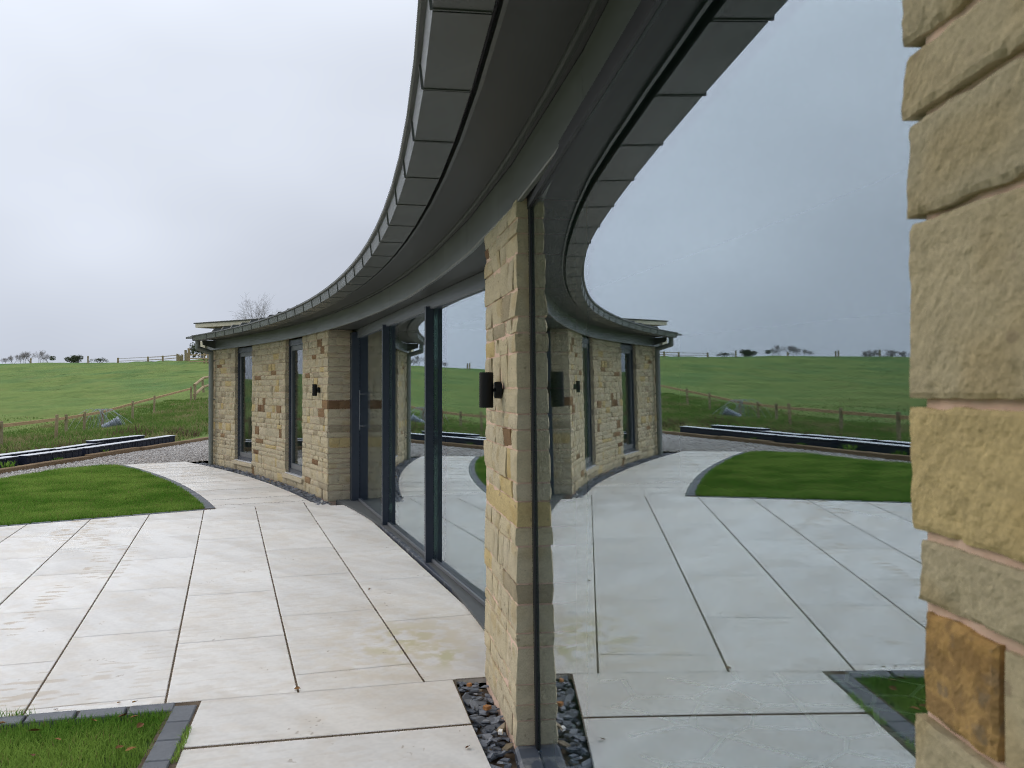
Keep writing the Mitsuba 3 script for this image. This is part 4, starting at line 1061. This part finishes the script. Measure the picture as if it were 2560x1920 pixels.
# ------------------------------------------------------------------ trees
def bare_tree(key, x, y, h, spread, label, seed, group=None, wind=0.0, levels=5, trunk=0.35, thick=.03, flat=0.0, kcat='tree', stems=1, n0=5):
    r = np.random.default_rng(seed); k = thing(key, label, kcat, group); z = tz(x, y)
    tr_s, cr_s = [], []
    def grow(p, d, L, rad, lev):
        nseg = 3 if lev < 3 else 2
        q = p
        for s in range(nseg):
            d = d + r.normal(0, .13 + .03 * lev, 3) + np.array([wind * .08, 0, .04 - flat * .05 * lev]); d /= np.linalg.norm(d)
            e = q + d * L / nseg; r1 = rad * (1 - .22 * (s + 1) / nseg)
            (tr_s if lev <= 1 else cr_s).append(tube(q, e, rad, r1, n=6 if lev < 2 else 3)); q, rad = e, r1
            if lev < levels and (s > 0 or lev > 0):
                for _ in range(1 if s < nseg - 1 else (3 if lev < 2 else 2)):
                    a = r.normal(0, 1, 3); a -= d * (a @ d); a /= np.linalg.norm(a); ang = r.uniform(.35, .85)
                    nd = d * math.cos(ang) + a * math.sin(ang) * spread; nd[0] += wind * .25; nd /= np.linalg.norm(nd)
                    grow(q, nd, L * r.uniform(.58, .78), max(rad * r.uniform(.5, .7), .005), lev + 1)
    for s in range(stems):
        d = np.array([r.normal(0, .25 * (stems > 1)) , r.normal(0, .2 * (stems > 1)), 1.0]); d /= np.linalg.norm(d)
        grow(np.array([x + r.normal(0, .3 * (stems > 1)), y, z - .1]), d, h * trunk, thick * h, 0)
    if key == 'bare_tree':
        mx = np.mean([q.vertices[0, 0] for q in cr_s]) - (x + 1.0)
        for q in tr_s + cr_s:
            vv = np.array(q.vertices); hh = np.clip((vv[:, 2] - z) / h, 0, 1); vv[:, 0] -= mx * hh ** .7; q.vertices = vv
    a = cat(tr_s); put(k + '__trunk', a, 'm_hazed_bark', uv=uvc(a, .4, 0))
    b = cat(cr_s); put(k + '__crown', b, 'm_hazed_bark', uv=uvc(b, .8, 0))
x, y = at(640, 80); bare_tree('bare_tree', x, y, 6.9, .95, 'leafless tree standing on the skyline behind the house roof', 3, levels=5, trunk=.36, thick=.020)
bt = [(33, 1.25, 5), (52, 1.45, 6), (66, 1.7, 7), (86, 1.95, 8), (108, 1.9, 9), (124, 1.45, 10), (6, 1.0, 11)]
for i, (u, h, s) in enumerate(bt):
    x, y = at(u, 101); bare_tree('bare_shrub', x, y, h, 1.0, 'leafless twiggy tree in the small group on the left skyline, number %s from the left' % ['two', 'three', 'four', 'five', 'six', 'seven', 'one'][i], s, levels=4, stems=2, trunk=.34, thick=.014)
for i, (u, h) in enumerate(((-155, 1.6), (-180, 1.75), (-206, 1.8), (-232, 1.7), (-258, 1.5))):
    x, y = at(u, 100); bare_tree('thorn_tree', x, y, h, 1.5, ['windswept bare thorn tree at the right end of the thicket reflected in the window', 'windswept bare thorn tree, second from right in the reflected thicket', 'windswept bare thorn tree in the middle of the reflected thicket', 'windswept bare thorn tree, second from left in the reflected thicket', 'windswept bare thorn tree at the left end of the reflected thicket'][i], 60 + i, levels=5, stems=2, wind=.35, flat=1.0, trunk=.30, thick=.016)
def bush(key, u, y, w, h, label, seed, n=1800, kind=0):
    r = np.random.default_rng(seed); k = thing(key, label, 'bush'); x, y = at(u, y); z = tz(x, y)
    lob = [(r.normal(0, w * .28), r.normal(0, w * .15), h * r.uniform(.3, .66), h * r.uniform(.24, .4)) for _ in range(9)]
    pts, uv = [], []
    for a, b, c, s in lob:
        q = r.normal(0, 1, (n // 9, 3)); q /= np.linalg.norm(q, axis=1)[:, None]; q *= (r.random((n // 9, 1)) ** .35) * s * np.array([1.25, 1.1, .85]); pts.append(q + [x + a, y + b, z + c])
    p = np.vstack(pts); p = p[p[:, 2] > z - .1]; m = len(p)
    s = .10 * h / 2 * r.uniform(.6, 1.4, (m, 1)); a = r.normal(0, 1, (m, 3)); a /= np.linalg.norm(a, axis=1)[:, None]; b = np.cross(a, r.normal(0, 1, (m, 3))); b /= np.linalg.norm(b, axis=1)[:, None]
    v = np.stack([p - a * s, p + b * s * .6, p + a * s, p - b * s * .6], 1).reshape(-1, 3); i = np.arange(m)[:, None] * 4
    put(k + '__foliage', (v, np.vstack([i + [0, 1, 2], i + [0, 2, 3]])), 'm_hazed_ever', uv=np.repeat(np.c_[r.random(m), np.zeros(m)], 4, axis=0))
    st = cat([tube((x, y, z - .1), (x + r.normal(0, w * .2), y, z + h * .55), .05, .02, n=5) for _ in range(4)]); put(k + '__stem', st, 'm_hazed_bark', uv=uvc(st, .3, 0))
bush('evergreen_bush', 183, 100, 2.6, 1.15, 'rounded dark evergreen bush on the skyline left of the ridge fence', 1, 2600)
bush('evergreen_bush', 247, 100, 1.6, .75, 'low dark bush on the skyline beside the lone post', 2, 900)
bush('hedge_bush', 508, 92, 1.6, 2.1, 'tall grey green bush behind the gate by the house corner', 4, 1100)

# ------------------------------------------------------------------ fallen leaves
fl_ = np.random.default_rng(88)
lv = [(340, 1765, 1), (310, 1800, 1), (338, 1803, 1), (353, 1825, 1), (90, 1838, 1), (237, 1812, 1), (85, 1900, 1), (330, 1885, 1), (302, 1880, 1), (147, 1860, 1), (300, 1759, 0), (143, 1776, 0), (5, 1820, 1), (1065, 1396, 0), (1015, 1366, 0), (925, 1475, 0), (745, 1724, 0), (1170, 1870, 0)]
ll = ['brown leaf on the near lawn close to the kerb corner', 'brown leaf on the near lawn below the front edging', 'brown leaf in the middle of the leaf cluster on the near lawn', 'dark brown leaf lowest in the cluster on the near lawn',
      'reddish brown leaf standing at the left of the near lawn', 'brown leaf at the top centre of the near lawn', 'large brown leaf at the bottom left of the near lawn', 'pale brown leaf near the bottom right of the near lawn', 'small tan leaf beside the pale leaf on the near lawn', 'thin brown leaf left of centre on the near lawn',
      'tiny brown leaf on the edging blocks, right one', 'tiny brown leaf on the edging blocks, left one', 'brown leaf at the left picture edge of the near lawn', 'brown leaf lying by the glass doors sill, nearer one', 'brown leaf lying by the glass doors sill, farther one', 'brown leaf on a patio slab joint before the glass doors', 'brown leaf at the end of the slab joint beside the path', 'dark leaf on the near path by the slate chippings']
for i, (u, v_, on) in enumerate(lv):
    y = EYE * 2190 / (v_ - 975); x = (u - 1280) / 2190 * y; z = .022 if on else .008
    s = fl_.uniform(.016, .028) * (1 if on else .65); a = fl_.uniform(0, 6.28)
    pr = np.array([[-1, 0, 0], [-.4, .5, .25], [.3, .55, .3], [1, 0, .15], [.3, -.5, .35], [-.4, -.55, .2], [0, 0, 0]]) * s
    pr = pr @ trimesh.transformations.rotation_matrix(fl_.uniform(-.5, .5), [1, 0, 0])[:3, :3].T
    ca, sa = math.cos(a), math.sin(a); pr = np.c_[pr[:, 0] * ca - pr[:, 1] * sa, pr[:, 0] * sa + pr[:, 1] * ca, pr[:, 2]] + [x, y, z]
    put('fallen_leaf', (pr, np.array([[6, k, (k + 1) % 6] for k in range(6)])), 'm_deadleaf', uv=np.tile([[fl_.random(), 0]], (7, 1)),
        label=ll[i], cat='leaf', group='leaves on the near lawn' if on else 'leaves on the paving')
